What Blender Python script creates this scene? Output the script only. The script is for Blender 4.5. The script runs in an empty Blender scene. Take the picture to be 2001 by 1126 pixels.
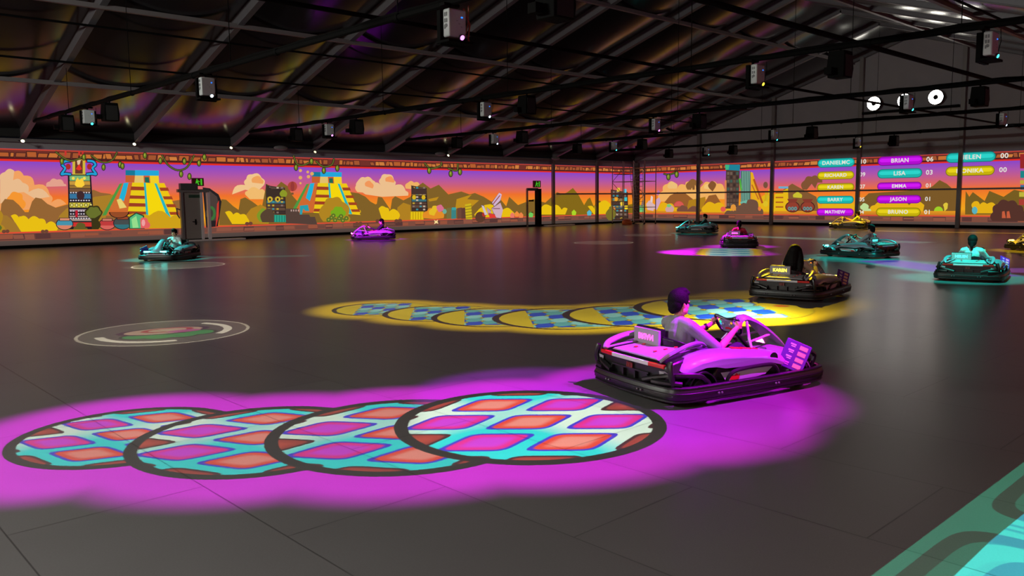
import bpy, bmesh, math, random
from mathutils import Vector, Matrix, noise
random.seed(7)
SC = bpy.context.scene
COL = SC.collection
PI = math.pi
R_ = math.radians

# ------------------------------------------------------------------ camera
FPX, PITCH, ROLL, YAW = 1601.87, 0.108573, -0.009847, 0.816598
CX, CY, CZ = 43.26, -54.81, 2.061
_F0 = Vector((-math.sin(YAW), math.cos(YAW), 0)); _R0 = Vector((math.cos(YAW), math.sin(YAW), 0)); _Z = Vector((0, 0, 1))
CF = _F0 * math.cos(PITCH) - _Z * math.sin(PITCH)
_U0 = _Z * math.cos(PITCH) + _F0 * math.sin(PITCH)
CR = _R0 * math.cos(ROLL) + _U0 * math.sin(ROLL)
CU = _U0 * math.cos(ROLL) - _R0 * math.sin(ROLL)
cam = bpy.data.cameras.new('camera')
cam.sensor_fit = 'HORIZONTAL'; cam.sensor_width = 36.0; cam.lens = 36.0 * FPX / 2001
cam.clip_start = 0.05; cam.clip_end = 300
camo = bpy.data.objects.new('camera', cam); COL.objects.link(camo)
camo.matrix_world = Matrix(((CR.x, CU.x, -CF.x, CX), (CR.y, CU.y, -CF.y, CY), (CR.z, CU.z, -CF.z, CZ), (0, 0, 0, 1)))
SC.camera = camo

# ------------------------------------------------------------------ world, exposure
w = bpy.data.worlds.new('night'); SC.world = w; w.use_nodes = True
w.node_tree.nodes['Background'].inputs[0].default_value = (0.02, 0.02, 0.03, 1)
w.node_tree.nodes['Background'].inputs[1].default_value = 0.1
SC.view_settings.view_transform = 'Standard'; SC.view_settings.look = 'None'
SC.view_settings.exposure = 0.0; SC.view_settings.gamma = 1.0
SC.view_settings.use_curve_mapping = False
AMBIENT = 0.0       # brightness of the unlit (black) picture level of every projector

# ------------------------------------------------------------------ colour and node helpers
def lin(c):
    r = []
    for v in c[:3]:
        v = v / 255.0
        r.append(v / 12.92 if v <= 0.04045 else ((v + 0.055) / 1.055) ** 2.4)
    return tuple(r)

class E:
    """A socket with arithmetic, so that a pattern reads as a formula."""
    def __init__(self, nt, s): self.nt, self.s = nt, s
    def _m(self, op, *a, clamp=False):
        n = self.nt.nodes.new('ShaderNodeMath'); n.operation = op; n.use_clamp = clamp
        for i, v in enumerate((self,) + a):
            if isinstance(v, E): self.nt.links.new(v.s, n.inputs[i])
            else: n.inputs[i].default_value = float(v)
        return E(self.nt, n.outputs[0])
    def __add__(s, o): return s._m('ADD', o)
    __radd__ = __add__
    def __sub__(s, o): return s._m('SUBTRACT', o)
    def __rsub__(s, o): return (s * -1.0) + o
    def __mul__(s, o): return s._m('MULTIPLY', o)
    __rmul__ = __mul__
    def __truediv__(s, o): return s._m('DIVIDE', o)
    def lt(s, o): return s._m('LESS_THAN', o)
    def gt(s, o): return s._m('GREATER_THAN', o)
    def mx(s, o): return s._m('MAXIMUM', o)
    def mn(s, o): return s._m('MINIMUM', o)
    def abs(s): return s._m('ABSOLUTE')
    def floor(s): return s._m('FLOOR')
    def rnd(s): return s._m('ROUND')
    def fract(s): return s._m('FRACT')
    def pow(s, o): return s._m('POWER', o)
    def sqrt(s): return s._m('SQRT')
    def sin(s): return s._m('SINE')
    def clamp(s): return s._m('ADD', 0.0, clamp=True)
    def mod(s, o): return s._m('FLOORED_MODULO', o)
    def atan2(s, o): return s._m('ARCTAN2', o)
    def smooth(s, a, b):
        n = s.nt.nodes.new('ShaderNodeMapRange'); n.interpolation_type = 'SMOOTHSTEP'
        s.nt.links.new(s.s, n.inputs['Value'])
        n.inputs['From Min'].default_value = min(a, b); n.inputs['From Max'].default_value = max(a, b)
        n.inputs['To Min'].default_value = 0.0 if a < b else 1.0; n.inputs['To Max'].default_value = 1.0 if a < b else 0.0
        return E(s.nt, n.outputs[0])

def dist(x, y, cx, cy):
    a = x - cx; b = y - cy
    return (a * a + b * b).sqrt()

class Col:
    """A colour socket that is painted over, layer after layer."""
    def __init__(self, nt, c):
        self.nt = nt
        n = nt.nodes.new('ShaderNodeRGB'); n.outputs[0].default_value = (*c, 1); self.s = n.outputs[0]
    def over(self, fac, c, amount=1.0):
        n = self.nt.nodes.new('ShaderNodeMix'); n.data_type = 'RGBA'
        if amount != 1.0: fac = fac * amount
        self.nt.links.new(fac.s, n.inputs[0]); self.nt.links.new(self.s, n.inputs[6])
        if isinstance(c, Col): self.nt.links.new(c.s, n.inputs[7])
        else: n.inputs[7].default_value = (*c, 1)
        self.s = n.outputs[2]
        return self

MATS = {}
def mat(name, c=(128, 128, 128), rough=0.5, metal=0.0, bump=0.0, bscale=40.0, vary=0.0, spec=None, coat=0.0, srgb=True):
    if name in MATS: return MATS[name]
    m = bpy.data.materials.new(name); m.use_nodes = True
    nt = m.node_tree; b = nt.nodes['Principled BSDF']
    lc = lin(c) if srgb else c
    b.inputs['Base Color'].default_value = (*lc, 1)
    b.inputs['Roughness'].default_value = rough; b.inputs['Metallic'].default_value = metal
    if spec is not None: b.inputs['Specular IOR Level'].default_value = spec
    if coat: b.inputs['Coat Weight'].default_value = coat; b.inputs['Coat Roughness'].default_value = 0.15
    tc = nt.nodes.new('ShaderNodeTexCoord')
    nz = nt.nodes.new('ShaderNodeTexNoise'); nz.inputs['Scale'].default_value = bscale; nz.inputs['Detail'].default_value = 4
    nt.links.new(tc.outputs['Object'], nz.inputs['Vector'])
    if vary:
        mx = nt.nodes.new('ShaderNodeMix'); mx.data_type = 'RGBA'
        mx.inputs[6].default_value = (*[v * (1 - vary) for v in lc], 1); mx.inputs[7].default_value = (*[min(1, v * (1 + vary)) for v in lc], 1)
        nt.links.new(nz.outputs[0], mx.inputs[0]); nt.links.new(mx.outputs[2], b.inputs['Base Color'])
    if bump:
        bp = nt.nodes.new('ShaderNodeBump'); bp.inputs['Strength'].default_value = bump; bp.inputs['Distance'].default_value = 0.01
        nt.links.new(nz.outputs[0], bp.inputs['Height']); nt.links.new(bp.outputs[0], b.inputs['Normal'])
    MATS[name] = m
    return m

def emit(name, c, strength=1.0, sample=True):
    key = 'glow_' + name
    if key in MATS: return MATS[key]
    m = bpy.data.materials.new(key); m.use_nodes = True
    nt = m.node_tree; nt.nodes.clear()
    o = nt.nodes.new('ShaderNodeOutputMaterial'); e = nt.nodes.new('ShaderNodeEmission')
    e.inputs[0].default_value = (*lin(c), 1); e.inputs[1].default_value = strength
    nt.links.new(e.outputs[0], o.inputs[0])
    if not sample: m.cycles.emission_sampling = 'NONE'
    MATS[key] = m
    return m

# ------------------------------------------------------------------ projectors: real lamps whose picture is a formula
PROJ = []
GAIN = 8000.0
def projector_lamp(x, y, z, paint=None, power=1.0, ambient=1.0, spot=2.62):
    ld = bpy.data.lights.new('projector_beam', 'SPOT')
    ld.energy = GAIN * power; ld.spot_size = spot; ld.spot_blend = 0.08; ld.shadow_soft_size = 0.004
    ld.use_nodes = True; nt = ld.node_tree; nt.nodes.clear()
    out = nt.nodes.new('ShaderNodeOutputLight'); em = nt.nodes.new('ShaderNodeEmission')
    nt.links.new(em.outputs[0], out.inputs[0])
    tc = nt.nodes.new('ShaderNodeTexCoord'); sp = nt.nodes.new('ShaderNodeSeparateXYZ')
    nt.links.new(tc.outputs['Normal'], sp.inputs[0])
    nx, ny, nz = (E(nt, sp.outputs[i]) for i in range(3))
    c = nz.abs().mx(0.2)
    fx = nx / c * z + x; fy = ny / c * z + y                # where this ray of the picture meets the floor
    base = tuple(v * 0.0042 * AMBIENT * ambient for v in (1.0, 0.92, 0.9))
    col = Col(nt, base)
    if paint: paint(nt, fx, fy, col)
    k = 1.0 / 1.0
    st = (c * c * c).pow(-1.0)
    nt.links.new(col.s, em.inputs[0]); nt.links.new(st.s, em.inputs[1])
    o = bpy.data.objects.new('projector_beam', ld); o.location = (x, y, z); COL.objects.link(o)
    return o
# -- the pictures thrown on the floor
def halo(nt, fx, fy, col, spots, c, soft=0.35, amount=1.0):
    m = None
    for (x, y, r) in spots:
        s = dist(fx, fy, x, y).smooth(r, r - soft)
        m = s if m is None else m.mx(s)
    col.over(m, c, amount)

def even(nt, fx, fy, col, x, y, far, near, amount):
    # the projector's own brightness balance: less towards its foot, where the floor shines back more
    col.over(dist(fx, fy, x, y).smooth(far, near), (0, 0, 0), amount)

DARK = (0.006, 0.005, 0.005)
def diamond_disc(nt, fx, fy, col, cx, cy, r, ang, bright):
    d = dist(fx, fy, cx, cy) / r
    col.over(d.lt(1.0), DARK)
    ins = d.lt(0.9)
    px = (fx - cx) / r; py = (fy - cy) / r
    a1 = R_(ang); a2 = R_(ang - 120); L = 0.585
    ax, ay, bx, by = L * math.cos(a1), L * math.sin(a1), L * math.cos(a2), L * math.sin(a2)
    det = ax * by - ay * bx
    s = (px * by - py * bx) / det; t = (py * ax - px * ay) / det
    i = s.rnd(); j = t.rnd(); u = s - i; v = t - j
    q = (u.abs().pow(6.0) + v.abs().pow(6.0)).pow(1.0 / 6.0)
    g = ((px * 2.1 + 0.6).sin() * (py * 2.7).sin())
    bg = Col(nt, lin((20, 205, 200))); bg.over((g * 1.6 + 0.55).clamp(), lin((205, 225, 205)))
    par = (i - j).mod(2.0).gt(0.5)
    far = (i.abs().mx(j.abs()).mx((i - j).abs())).gt(1.5)
    edge = Col(nt, lin((215, 60, 40))); edge.over(par, lin((215, 20, 130)))
    core = Col(nt, lin((222, 130, 115))); core.over(par, lin((195, 45, 200)))
    brown = lin((150, 48, 38))
    edge.over(far, brown); core.over(far, lin((175, 62, 46)))
    body = Col(nt, lin((50, 45, 190))); body.over(far, lin((60, 20, 30)))
    bg.over(q.lt(0.405), body); bg.over(q.smooth(0.36, 0.33), edge); bg.over(q.smooth(0.30, 0.16), core)
    col.over(ins, bg)

def trail_magenta(nt, fx, fy, col):
    ch = [(35.70, -52.42, .97, 190), (36.63, -51.63, 1.09, 206), (37.38, -50.64, 1.19, 216), (37.95, -49.61, 1.25, 226)]
    halo(nt, fx, fy, col, [(x, y, r + .75) for x, y, r, a in ch] + [(38.3, -47.75, 1.85), (38.55, -48.6, 1.75), (36.1, -53.0, 1.2)], lin((212, 0, 214)), .5)
    halo(nt, fx, fy, col, [(38.1, -48.9, 1.7)], lin((178, 10, 238)), 1.4, .7)
    for x, y, r, a in ch: diamond_disc(nt, fx, fy, col, x, y, r, a, 1)
    even(nt, fx, fy, col, 40.3, -46.8, 3.6, 1.0, .45)
    pool(nt, fx, fy, col, 37.9, -47.35, 1.4, (112, 14, 158), .8, .8)         # deeper violet where the tracked kart is

def overlap_magenta(nt, fx, fy, col):
    # a second projector laps over the newest disc
    halo(nt, fx, fy, col, [(37.4, -49.1, 1.9), (38.4, -48.2, 1.7)], lin((150, 8, 190)), .5)
    diamond_disc(nt, fx, fy, col, 37.95, -49.61, 1.25, 226, 1)
    m = (dist(fx, fy, 38.0, -48.7).smooth(2.3, 1.9)) * ((fx - 37.3) * .75 + (fy + 50.6) * 1.0).smooth(.0, .35)
    col.over(m * -1.0 + 1.0, (0, 0, 0))
    col.over((fx * 0.0 + 1.0), (0, 0, 0), .55)

def scale_disc(nt, fx, fy, col, cx, cy, r, ang):
    d = dist(fx, fy, cx, cy) / r
    d2 = dist(fx, fy, cx + .035 * r, cy + .03 * r) / r
    col.over(d.lt(1.0), DARK)
    px = (fx - cx) / r; py = (fy - cy) / r
    a = R_(ang); u = px * math.cos(a) + py * math.sin(a); v = py * math.cos(a) - px * math.sin(a)
    pic = Col(nt, lin((196, 168, 12)))
    pic.over((dist(u, v, 0.1, -.74) / 1.0).lt(.09), lin((190, 90, 10)))
    us = u * 3.0 + v * 1.2; vs = v * 4.2
    ci = us.floor(); cj = vs.floor(); fu = us.fract() - .5; fv = vs.fract() - .5
    h = (ci + cj * 2.0).mod(3.0)
    tile = Col(nt, lin((16, 70, 170))); tile.over(h.gt(.5), lin((84, 160, 150))); tile.over(h.gt(1.5), lin((128, 190, 175)))
    inb = (u.abs().lt(.80)) * (v.abs().lt(.5)) * ((fu.abs() + fv.abs()).lt(.83))
    pic.over(inb, tile)
    pic.over(((fu.abs() + fv.abs()) - .80).abs().lt(.03) * u.abs().lt(.8) * v.abs().lt(.5), lin((40, 50, 50)))
    col.over(d2.lt(.95), pic)

def trail_yellow(nt, fx, fy, col):
    ch = [(30.31, -46.0, .97), (31.57, -45.6, 1.07), (32.68, -45.22, 1.17), (33.66, -44.49, 1.30), (34.38, -43.35, 1.39), (34.92, -41.64, 1.62)]
    sp = [(x, y, r + .62) for x, y, r in ch] + [(35.1, -39.9, 2.0), (35.2, -41, 2.0)]
    halo(nt, fx, fy, col, sp, lin((205, 165, 8)), .55)
    for x, y, r in ch: scale_disc(nt, fx, fy, col, x, y, r, 140)
    even(nt, fx, fy, col, 31.8, -35.0, 11.5, 5.5, .91)

def ring_disc(nt, fx, fy, col, cx, cy, r, amt=1.0, c=(120, 112, 98)):
    d = dist(fx, fy, cx, cy) / r
    col.over(d.smooth(1.25, .95), lin(c), .10 * amt)
    col.over(d.lt(1.0), lin(c), .32 * amt)
    col.over((d - .985).abs().lt(.02), lin((165, 155, 132)), amt)

def emblem_disc(nt, fx, fy, col, cx=30.03, cy=-49.99, r=1.28):
    ring_disc(nt, fx, fy, col, cx, cy, r)
    # picture axes: u to the right of someone looking from the near side, v away from them
    a = 1.36
    px = (fx - cx) / r; py = (fy - cy) / r
    u = px * math.cos(a) + py * math.sin(a); v = py * math.cos(a) - px * math.sin(a)
    d = dist(u, v, 0, 0); th = v.atan2(u)
    w1 = ((d - .74).abs().lt(.055)) * (th.lt(-1.55)) + ((d - .74).abs().lt(.05)) * (th.abs().lt(.75))
    col.over(w1.clamp(), lin((200, 190, 165)))
    # a pointed lens above, rounded leaves below
    lens = (dist(u, v, .05, -.75).lt(1.05)) * (dist(u, v, .05, .80).lt(.78))
    leaf = None
    for k, (lx, ly) in enumerate(((-.34, -.22), (-.12, -.34), (.14, -.36), (.36, -.26))):
        b = dist(u, v, lx, ly); leaf = b if leaf is None else leaf.mn(b)
    col.over(leaf.lt(.21), lin((28, 42, 24))); col.over(leaf.lt(.17), lin((44, 120, 58)))
    oval = ((u * u) / .30 + (v - .10) * (v - .10) / .085).sqrt()
    col.over(oval.lt(1.0), lin((52, 26, 46))); col.over(oval.lt(.84), lin((165, 135, 110)))
    o2 = ((u - .05) * (u - .05) / .09 + (v - .14) * (v - .14) / .03).sqrt()
    col.over((o2 - .9).abs().lt(.14), lin((150, 40, 50)))
    o3 = ((u - .22) * (u - .22) / .05 + (v + .04) * (v + .04) / .012).sqrt()
    col.over(o3.lt(.9), lin((150, 70, 110)))

def pool(nt, fx, fy, col, x, y, r, c, soft=.5, amt=1.0):
    col.over(dist(fx, fy, x, y).smooth(r, r - soft), lin(c), amt)

def seg_band(nt, fx, fy, col, x0, y0, x1, y1, w, c, soft=.5, amt=1.0, c2=None, freq=3.0):
    dx, dy = x1 - x0, y1 - y0; L = math.hypot(dx, dy); dx /= L; dy /= L
    a = (fx - x0) * dx + (fy - y0) * dy; b = (fy - y0) * dx - (fx - x0) * dy
    e = (a - L / 2).abs() - L / 2
    m = b.abs().smooth(w, w - soft) * e.smooth(soft, 0)
    col.over(m, lin(c), amt)
    if c2:
        k = ((a * freq).sin() * (b * freq * 1.7 + (a * freq * .4).sin()).sin()).smooth(.15, .3)
        col.over(b.abs().lt(w * .7) * e.lt(-.2) * k, lin(c2), amt)

def dash_disc(nt, fx, fy, col):          # magenta pool with toothed yellow and pale teal rows behind the far kart
    cx, cy = 26.5, -27.85
    halo(nt, fx, fy, col, [(26.15, -28.3, 2.25), (25.4, -26.9, 1.7), (27.3, -28.6, 1.6)], lin((205, 10, 215)), .9)
    a = .555; px = fx - cx; py = fy - cy
    u = px * math.cos(a) + py * math.sin(a); v = py * math.cos(a) - px * math.sin(a)
    d = dist(u, v * .8, 0, 0)
    tooth = (v * 1.6).fract()._m('SUBTRACT', .5).abs() * .5
    uu = u.abs() + tooth
    ins = d.lt(1.85)
    col.over(ins * uu.lt(1.36), lin((26, 8, 30)))
    col.over(ins * uu.lt(1.24), lin((176, 138, 20)))
    col.over(ins * uu.lt(.90), lin((120, 158, 154)))
    wv = ((v * 5.0).sin() * (u * 4.0).sin()).gt(.25)
    col.over(ins * uu.lt(.80) * wv, lin((50, 118, 132)))

def trail_cyan(nt, fx, fy, col):
    # along the two turquoise karts on the right
    seg_band(nt, fx, fy, col, 30.4, -28.6, 33.8, -29.2, 1.35, (6, 110, 100), .5)
    seg_band(nt, fx, fy, col, 32.2, -28.6, 37.2, -32.6, 1.15, (24, 150, 150), .5)
    seg_band(nt, fx, fy, col, 32.4, -28.7, 36.6, -31.9, .8, (110, 80, 195), .25, 1, (60, 70, 200), 4)
    pool(nt, fx, fy, col, 36.2, -33.0, 1.75, (18, 150, 135), .6)
    seg_band(nt, fx, fy, col, 35.6, -30.4, 39.0, -28.0, .9, (120, 60, 150), .4, .8, (60, 60, 170), 3)

def start_zone(nt, fx, fy, col):
    edge = fx - 41.48
    col.over(edge.gt(0) * fx.lt(44.0) * fy.gt(-53.8) * fy.lt(-44.0), lin((34, 112, 88)), 1.0)
    # rounded lane figures, each as an outline and a smaller one inside
    for (x0, x1, y0, y1) in ((41.57, 43.4, -49.06, -47.0), (41.57, 43.4, -51.5, -49.36), (41.57, 43.4, -46.75, -44.8)):
        cx, cy, hx, hy = (x0 + x1) / 2, (y0 + y1) / 2, (x1 - x0) / 2, (y1 - y0) / 2
        a = ((fx - cx).abs() / hx).pow(8.0) + ((fy - cy).abs() / hy).pow(8.0)
        col.over(a.lt(1.0), lin((32, 62, 48)))
        a2 = ((fx - cx).abs() / (hx - .11)).pow(8.0) + ((fy - cy).abs() / (hy - .14)).pow(8.0)
        col.over(a2.lt(1.0), lin((34, 100, 78)))
        a3 = ((fx - cx).abs() / (hx - .27)).pow(6.0) + ((fy - cy).abs() / (hy - .34)).pow(6.0)
        col.over(a3.lt(1.0), lin((30, 72, 58)))

def start_zone_bright(nt, fx, fy, col):
    inside = (fx - 41.78 - (fy + 49.5).abs() * .02).gt(0) * fx.lt(44.0) * fy.gt(-53.5) * fy.lt(-46.0)
    pic = Col(nt, lin((52, 214, 208)))
    for (x0, x1, y0, y1) in ((41.6, 43.4, -49.06, -47.0), (41.6, 43.4, -51.5, -49.36), (41.6, 43.4, -46.75, -44.8)):
        cx, cy, hx, hy = (x0 + x1) / 2, (y0 + y1) / 2, (x1 - x0) / 2, (y1 - y0) / 2
        a = ((fx - cx).abs() / hx).pow(8.0) + ((fy - cy).abs() / hy).pow(8.0)
        pic.over(a.lt(1.0), lin((24, 160, 184)))
        a2 = ((fx - cx).abs() / (hx - .12)).pow(8.0) + ((fy - cy).abs() / (hy - .15)).pow(8.0)
        pic.over(a2.lt(1.0), lin((56, 220, 214)))
        a3 = ((fx - cx).abs() / (hx - .3)).pow(6.0) + ((fy - cy).abs() / (hy - .3)).pow(6.0)
        pic.over(a3.lt(1.0), lin((26, 164, 190)))
    pic.over(((fy + 49.21).abs() - .045).abs().lt(.02), lin((24, 160, 184)))
    col.over(inside, pic)
# ------------------------------------------------------------------ mesh helpers
class MB:
    """Collects shapes; build() links them as ONE mesh object."""
    def __init__(s): s.v, s.f, s.fm, s.mats = [], [], [], []
    def mi(s, m):
        if m is None: return 0
        if m not in s.mats: s.mats.append(m)
        return s.mats.index(m)
    def add(s, vs, fs, m=None, M=None):
        o = len(s.v); k = s.mi(m)
        for p in vs:
            p = Vector(p)
            s.v.append(M @ p if M else p)
        for f in fs: s.f.append([o + i for i in f]); s.fm.append(k)
        return s
    def box(s, c, d, m=None, M=None, rz=0, ry=0, rx=0):
        x, y, z = d[0] / 2, d[1] / 2, d[2] / 2
        vs = [Vector(p) for p in ((-x, -y, -z), (x, -y, -z), (x, y, -z), (-x, y, -z), (-x, -y, z), (x, -y, z), (x, y, z), (-x, y, z))]
        T = Matrix.Translation(c) @ Matrix.Rotation(rz, 4, 'Z') @ Matrix.Rotation(ry, 4, 'Y') @ Matrix.Rotation(rx, 4, 'X')
        if M: T = M @ T
        return s.add(vs, [(0, 3, 2, 1), (4, 5, 6, 7), (0, 1, 5, 4), (1, 2, 6, 5), (2, 3, 7, 6), (3, 0, 4, 7)], m, T)
    def tube(s, pts, r, n=8, m=None, M=None, closed=False, caps=True, sq=1.0, up=None):
        pts = [Vector(p) for p in pts]; k = len(pts)
        rr = r if isinstance(r, (list, tuple)) else [r] * k
        rings = []; a = None
        for i in range(k):
            if closed: t = pts[(i + 1) % k] - pts[i - 1]
            else: t = pts[min(i + 1, k - 1)] - pts[max(i - 1, 0)]
            t.normalize()
            if a is None:
                a = Vector(up) if up else (Vector((0, 0, 1)) if abs(t.z) < .9 else Vector((1, 0, 0)))
            a = a - t * a.dot(t)
            if a.length < 1e-5: a = t.orthogonal()
            a.normalize(); b = t.cross(a)
            rings.append([pts[i] + (a * math.cos(2 * PI * j / n + PI / n) * sq + b * math.sin(2 * PI * j / n + PI / n)) * rr[i] for j in range(n)])
        vs = [p for q in rings for p in q]; fs = []
        for i in range(k if closed else k - 1):
            i2 = (i + 1) % k
            for j in range(n): fs.append((i * n + j, i * n + (j + 1) % n, i2 * n + (j + 1) % n, i2 * n + j))
        if caps and not closed:
            fs.append(tuple(range(n - 1, -1, -1))); fs.append(tuple((k - 1) * n + j for j in range(n)))
        return s.add(vs, fs, m, M)
    def lathe(s, prof, n=24, m=None, M=None, caps=True):
        vs = []; fs = []; k = len(prof)
        for (r, z) in prof:
            for j in range(n): vs.append((r * math.cos(2 * PI * j / n), r * math.sin(2 * PI * j / n), z))
        for i in range(k - 1):
            for j in range(n): fs.append((i * n + j, i * n + (j + 1) % n, (i + 1) * n + (j + 1) % n, (i + 1) * n + j))
        if caps: fs.append(tuple(range(n - 1, -1, -1))); fs.append(tuple((k - 1) * n + j for j in range(n)))
        return s.add(vs, fs, m, M)
    def prism(s, poly, h0, h1, m=None, M=None):
        """poly in xy, extruded from z=h0 to h1"""
        n = len(poly)
        vs = [(x, y, h0) for x, y in poly] + [(x, y, h1) for x, y in poly]
        fs = [tuple(range(n - 1, -1, -1)), tuple(range(n, 2 * n))] + [(i, (i + 1) % n, n + (i + 1) % n, n + i) for i in range(n)]
        return s.add(vs, fs, m, M)
    def loft(s, secs, m=None, M=None, closed=True, caps=True):
        """sections: equal-length point lists"""
        n = len(secs[0]); vs = [p for q in secs for p in q]; fs = []
        for i in range(len(secs) - 1):
            for j in range(n if closed else n - 1):
                fs.append((i * n + j, i * n + (j + 1) % n, (i + 1) * n + (j + 1) % n, (i + 1) * n + j))
        if caps:
            fs.append(tuple(range(n - 1, -1, -1))); fs.append(tuple((len(secs) - 1) * n + j for j in range(n)))
        return s.add(vs, fs, m, M)
    def ball(s, c, r, m=None, M=None, n=14, k=9):
        r = r if isinstance(r, (list, tuple)) else (r, r, r)
        vs = []; fs = []
        for i in range(k + 1):
            a = PI * i / k
            for j in range(n):
                vs.append((c[0] + r[0] * math.sin(a) * math.cos(2 * PI * j / n), c[1] + r[1] * math.sin(a) * math.sin(2 * PI * j / n), c[2] - r[2] * math.cos(a)))
        for i in range(k):
            for j in range(n): fs.append((i * n + j, i * n + (j + 1) % n, (i + 1) * n + (j + 1) % n, (i + 1) * n + j))
        return s.add(vs, fs, m, M)
    def mesh(s, name, m=None, smooth=None):
        me = bpy.data.meshes.new(name); me.from_pydata([tuple(p) for p in s.v], [], s.f)
        ms = s.mats if s.mats else ([m] if m else [])
        for q in ms: me.materials.append(q)
        if s.mats: me.polygons.foreach_set('material_index', s.fm)
        bm = bmesh.new(); bm.from_mesh(me); bmesh.ops.remove_doubles(bm, verts=bm.verts, dist=1e-6)
        if smooth is not None: bmesh.ops.recalc_face_normals(bm, faces=bm.faces)
        bm.to_mesh(me); bm.free()
        if smooth is not None:
            me.polygons.foreach_set('use_smooth', [True] * len(me.polygons)); me.set_sharp_from_angle(angle=R_(smooth))
        me.update(); return me
    def build(s, name, m=None, parent=None, smooth=35, bevel=0, bseg=2, sub=0):
        me = s.mesh(name, m, smooth)
        o = bpy.data.objects.new(name, me); COL.objects.link(o)
        if parent: o.parent = parent
        if bevel:
            b = o.modifiers.new('bevel', 'BEVEL'); b.width = bevel; b.segments = bseg; b.limit_method = 'ANGLE'; b.angle_limit = R_(40)
        if sub:
            b = o.modifiers.new('subsurf', 'SUBSURF'); b.levels = sub; b.render_levels = sub
        return o

def tag(o, label=None, cat=None, group=None, kind=None):
    if label: o['label'] = label
    if cat: o['category'] = cat
    if group: o['group'] = group
    if kind: o['kind'] = kind
    return o
def thing(name, label, cat, loc=(0, 0, 0), rz=0, group=None):
    o = bpy.data.objects.new(name, None); COL.objects.link(o); o.empty_display_size = .2
    o.location = loc; o.rotation_euler = (0, 0, rz)
    return tag(o, label, cat, group)
def copy_tree(o, parent=None):
    c = o.copy(); COL.objects.link(c)
    if parent: c.parent = parent
    for ch in list(o.children): copy_tree(ch, c)
    return c
def struct(o, label=None): return tag(o, label, kind='structure')

def text_mesh(name, s, size, m, parent=None, extrude=0.002, offset=0.0, spacing=1.0, align='CENTER'):
    cu = bpy.data.curves.new(name, 'FONT'); cu.body = s; cu.size = size; cu.extrude = extrude; cu.offset = offset
    cu.align_x = align; cu.align_y = 'CENTER'; cu.space_character = spacing; cu.resolution_u = 3
    t = bpy.data.objects.new(name, cu); COL.objects.link(t)
    dg = bpy.context.evaluated_depsgraph_get()
    me = bpy.data.meshes.new_from_object(t.evaluated_get(dg)); me.name = name
    bpy.data.objects.remove(t); bpy.data.curves.remove(cu)
    me.materials.clear(); me.materials.append(m)
    o = bpy.data.objects.new(name, me); COL.objects.link(o)
    if parent: o.parent = parent
    return o

# a point of a real plane seen at a pixel of the photograph
def _ray(px, py): return CF + CR * ((px - 1000.5) / FPX) - CU * ((py - 563) / FPX)
def on_plane(px, py, ax, val):
    r = _ray(px, py); C = Vector((CX, CY, CZ)); return C + r * ((val - C[ax]) / r[ax])
# ------------------------------------------------------------------ the hall: a clear-span tent, 44 m wide, bays of 5 m
WID, EAVE, SLOPE = 44.1, 4.94, 0.318
RIDGE_U = WID / 2
Y0, Y1 = -65.0, 0.0
def roof_z(u): return EAVE + SLOPE * min(u, WID - u)

def floor_material():
    m = bpy.data.materials.new('black coated panel floor'); m.use_nodes = True
    nt = m.node_tree; b = nt.nodes['Principled BSDF']
    tc = nt.nodes.new('ShaderNodeTexCoord')
    n1 = nt.nodes.new('ShaderNodeTexNoise'); n1.inputs['Scale'].default_value = 0.6; n1.inputs['Detail'].default_value = 5
    n2 = nt.nodes.new('ShaderNodeTexNoise'); n2.inputs['Scale'].default_value = 90; n2.inputs['Detail'].default_value = 3
    br = nt.nodes.new('ShaderNodeTexBrick')
    br.inputs['Scale'].default_value = 1.0; br.inputs['Brick Width'].default_value = 2.5; br.inputs['Row Height'].default_value = 1.25
    br.inputs['Mortar Size'].default_value = 0.006; br.inputs['Mortar Smooth'].default_value = 0.3
    br.inputs['Color1'].default_value = (1, 1, 1, 1); br.inputs['Color2'].default_value = (.9, .9, .9, 1); br.inputs['Mortar'].default_value = (.45, .45, .45, 1)
    for n in (n1, n2, br): nt.links.new(tc.outputs['Object'], n.inputs['Vector'])
    e1, e2 = E(nt, n1.outputs[0]), E(nt, n2.outputs[0])
    v = e1 * 0.035 + e2 * 0.045 + 0.075
    mx = nt.nodes.new('ShaderNodeMix'); mx.data_type = 'RGBA'; mx.blend_type = 'MULTIPLY'; mx.inputs[0].default_value = 1
    cb = nt.nodes.new('ShaderNodeCombineColor')
    for i in range(3): nt.links.new(v.s, cb.inputs[i])
    nt.links.new(cb.outputs[0], mx.inputs[6]); nt.links.new(br.outputs['Color'], mx.inputs[7])
    nt.links.new(mx.outputs[2], b.inputs['Base Color'])
    b.inputs['Roughness'].default_value = FLOOR_ROUGH
    b.inputs['Specular IOR Level'].default_value = FLOOR_SPEC
    return m
FLOOR_ROUGH, FLOOR_SPEC = 0.29, 0.32
mFLOOR = floor_material()
struct(MB().box((WID / 2, (Y0 + Y1) / 2, -.06), (WID, Y1 - Y0, .12)).build('floor', mFLOOR, smooth=None))

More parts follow.
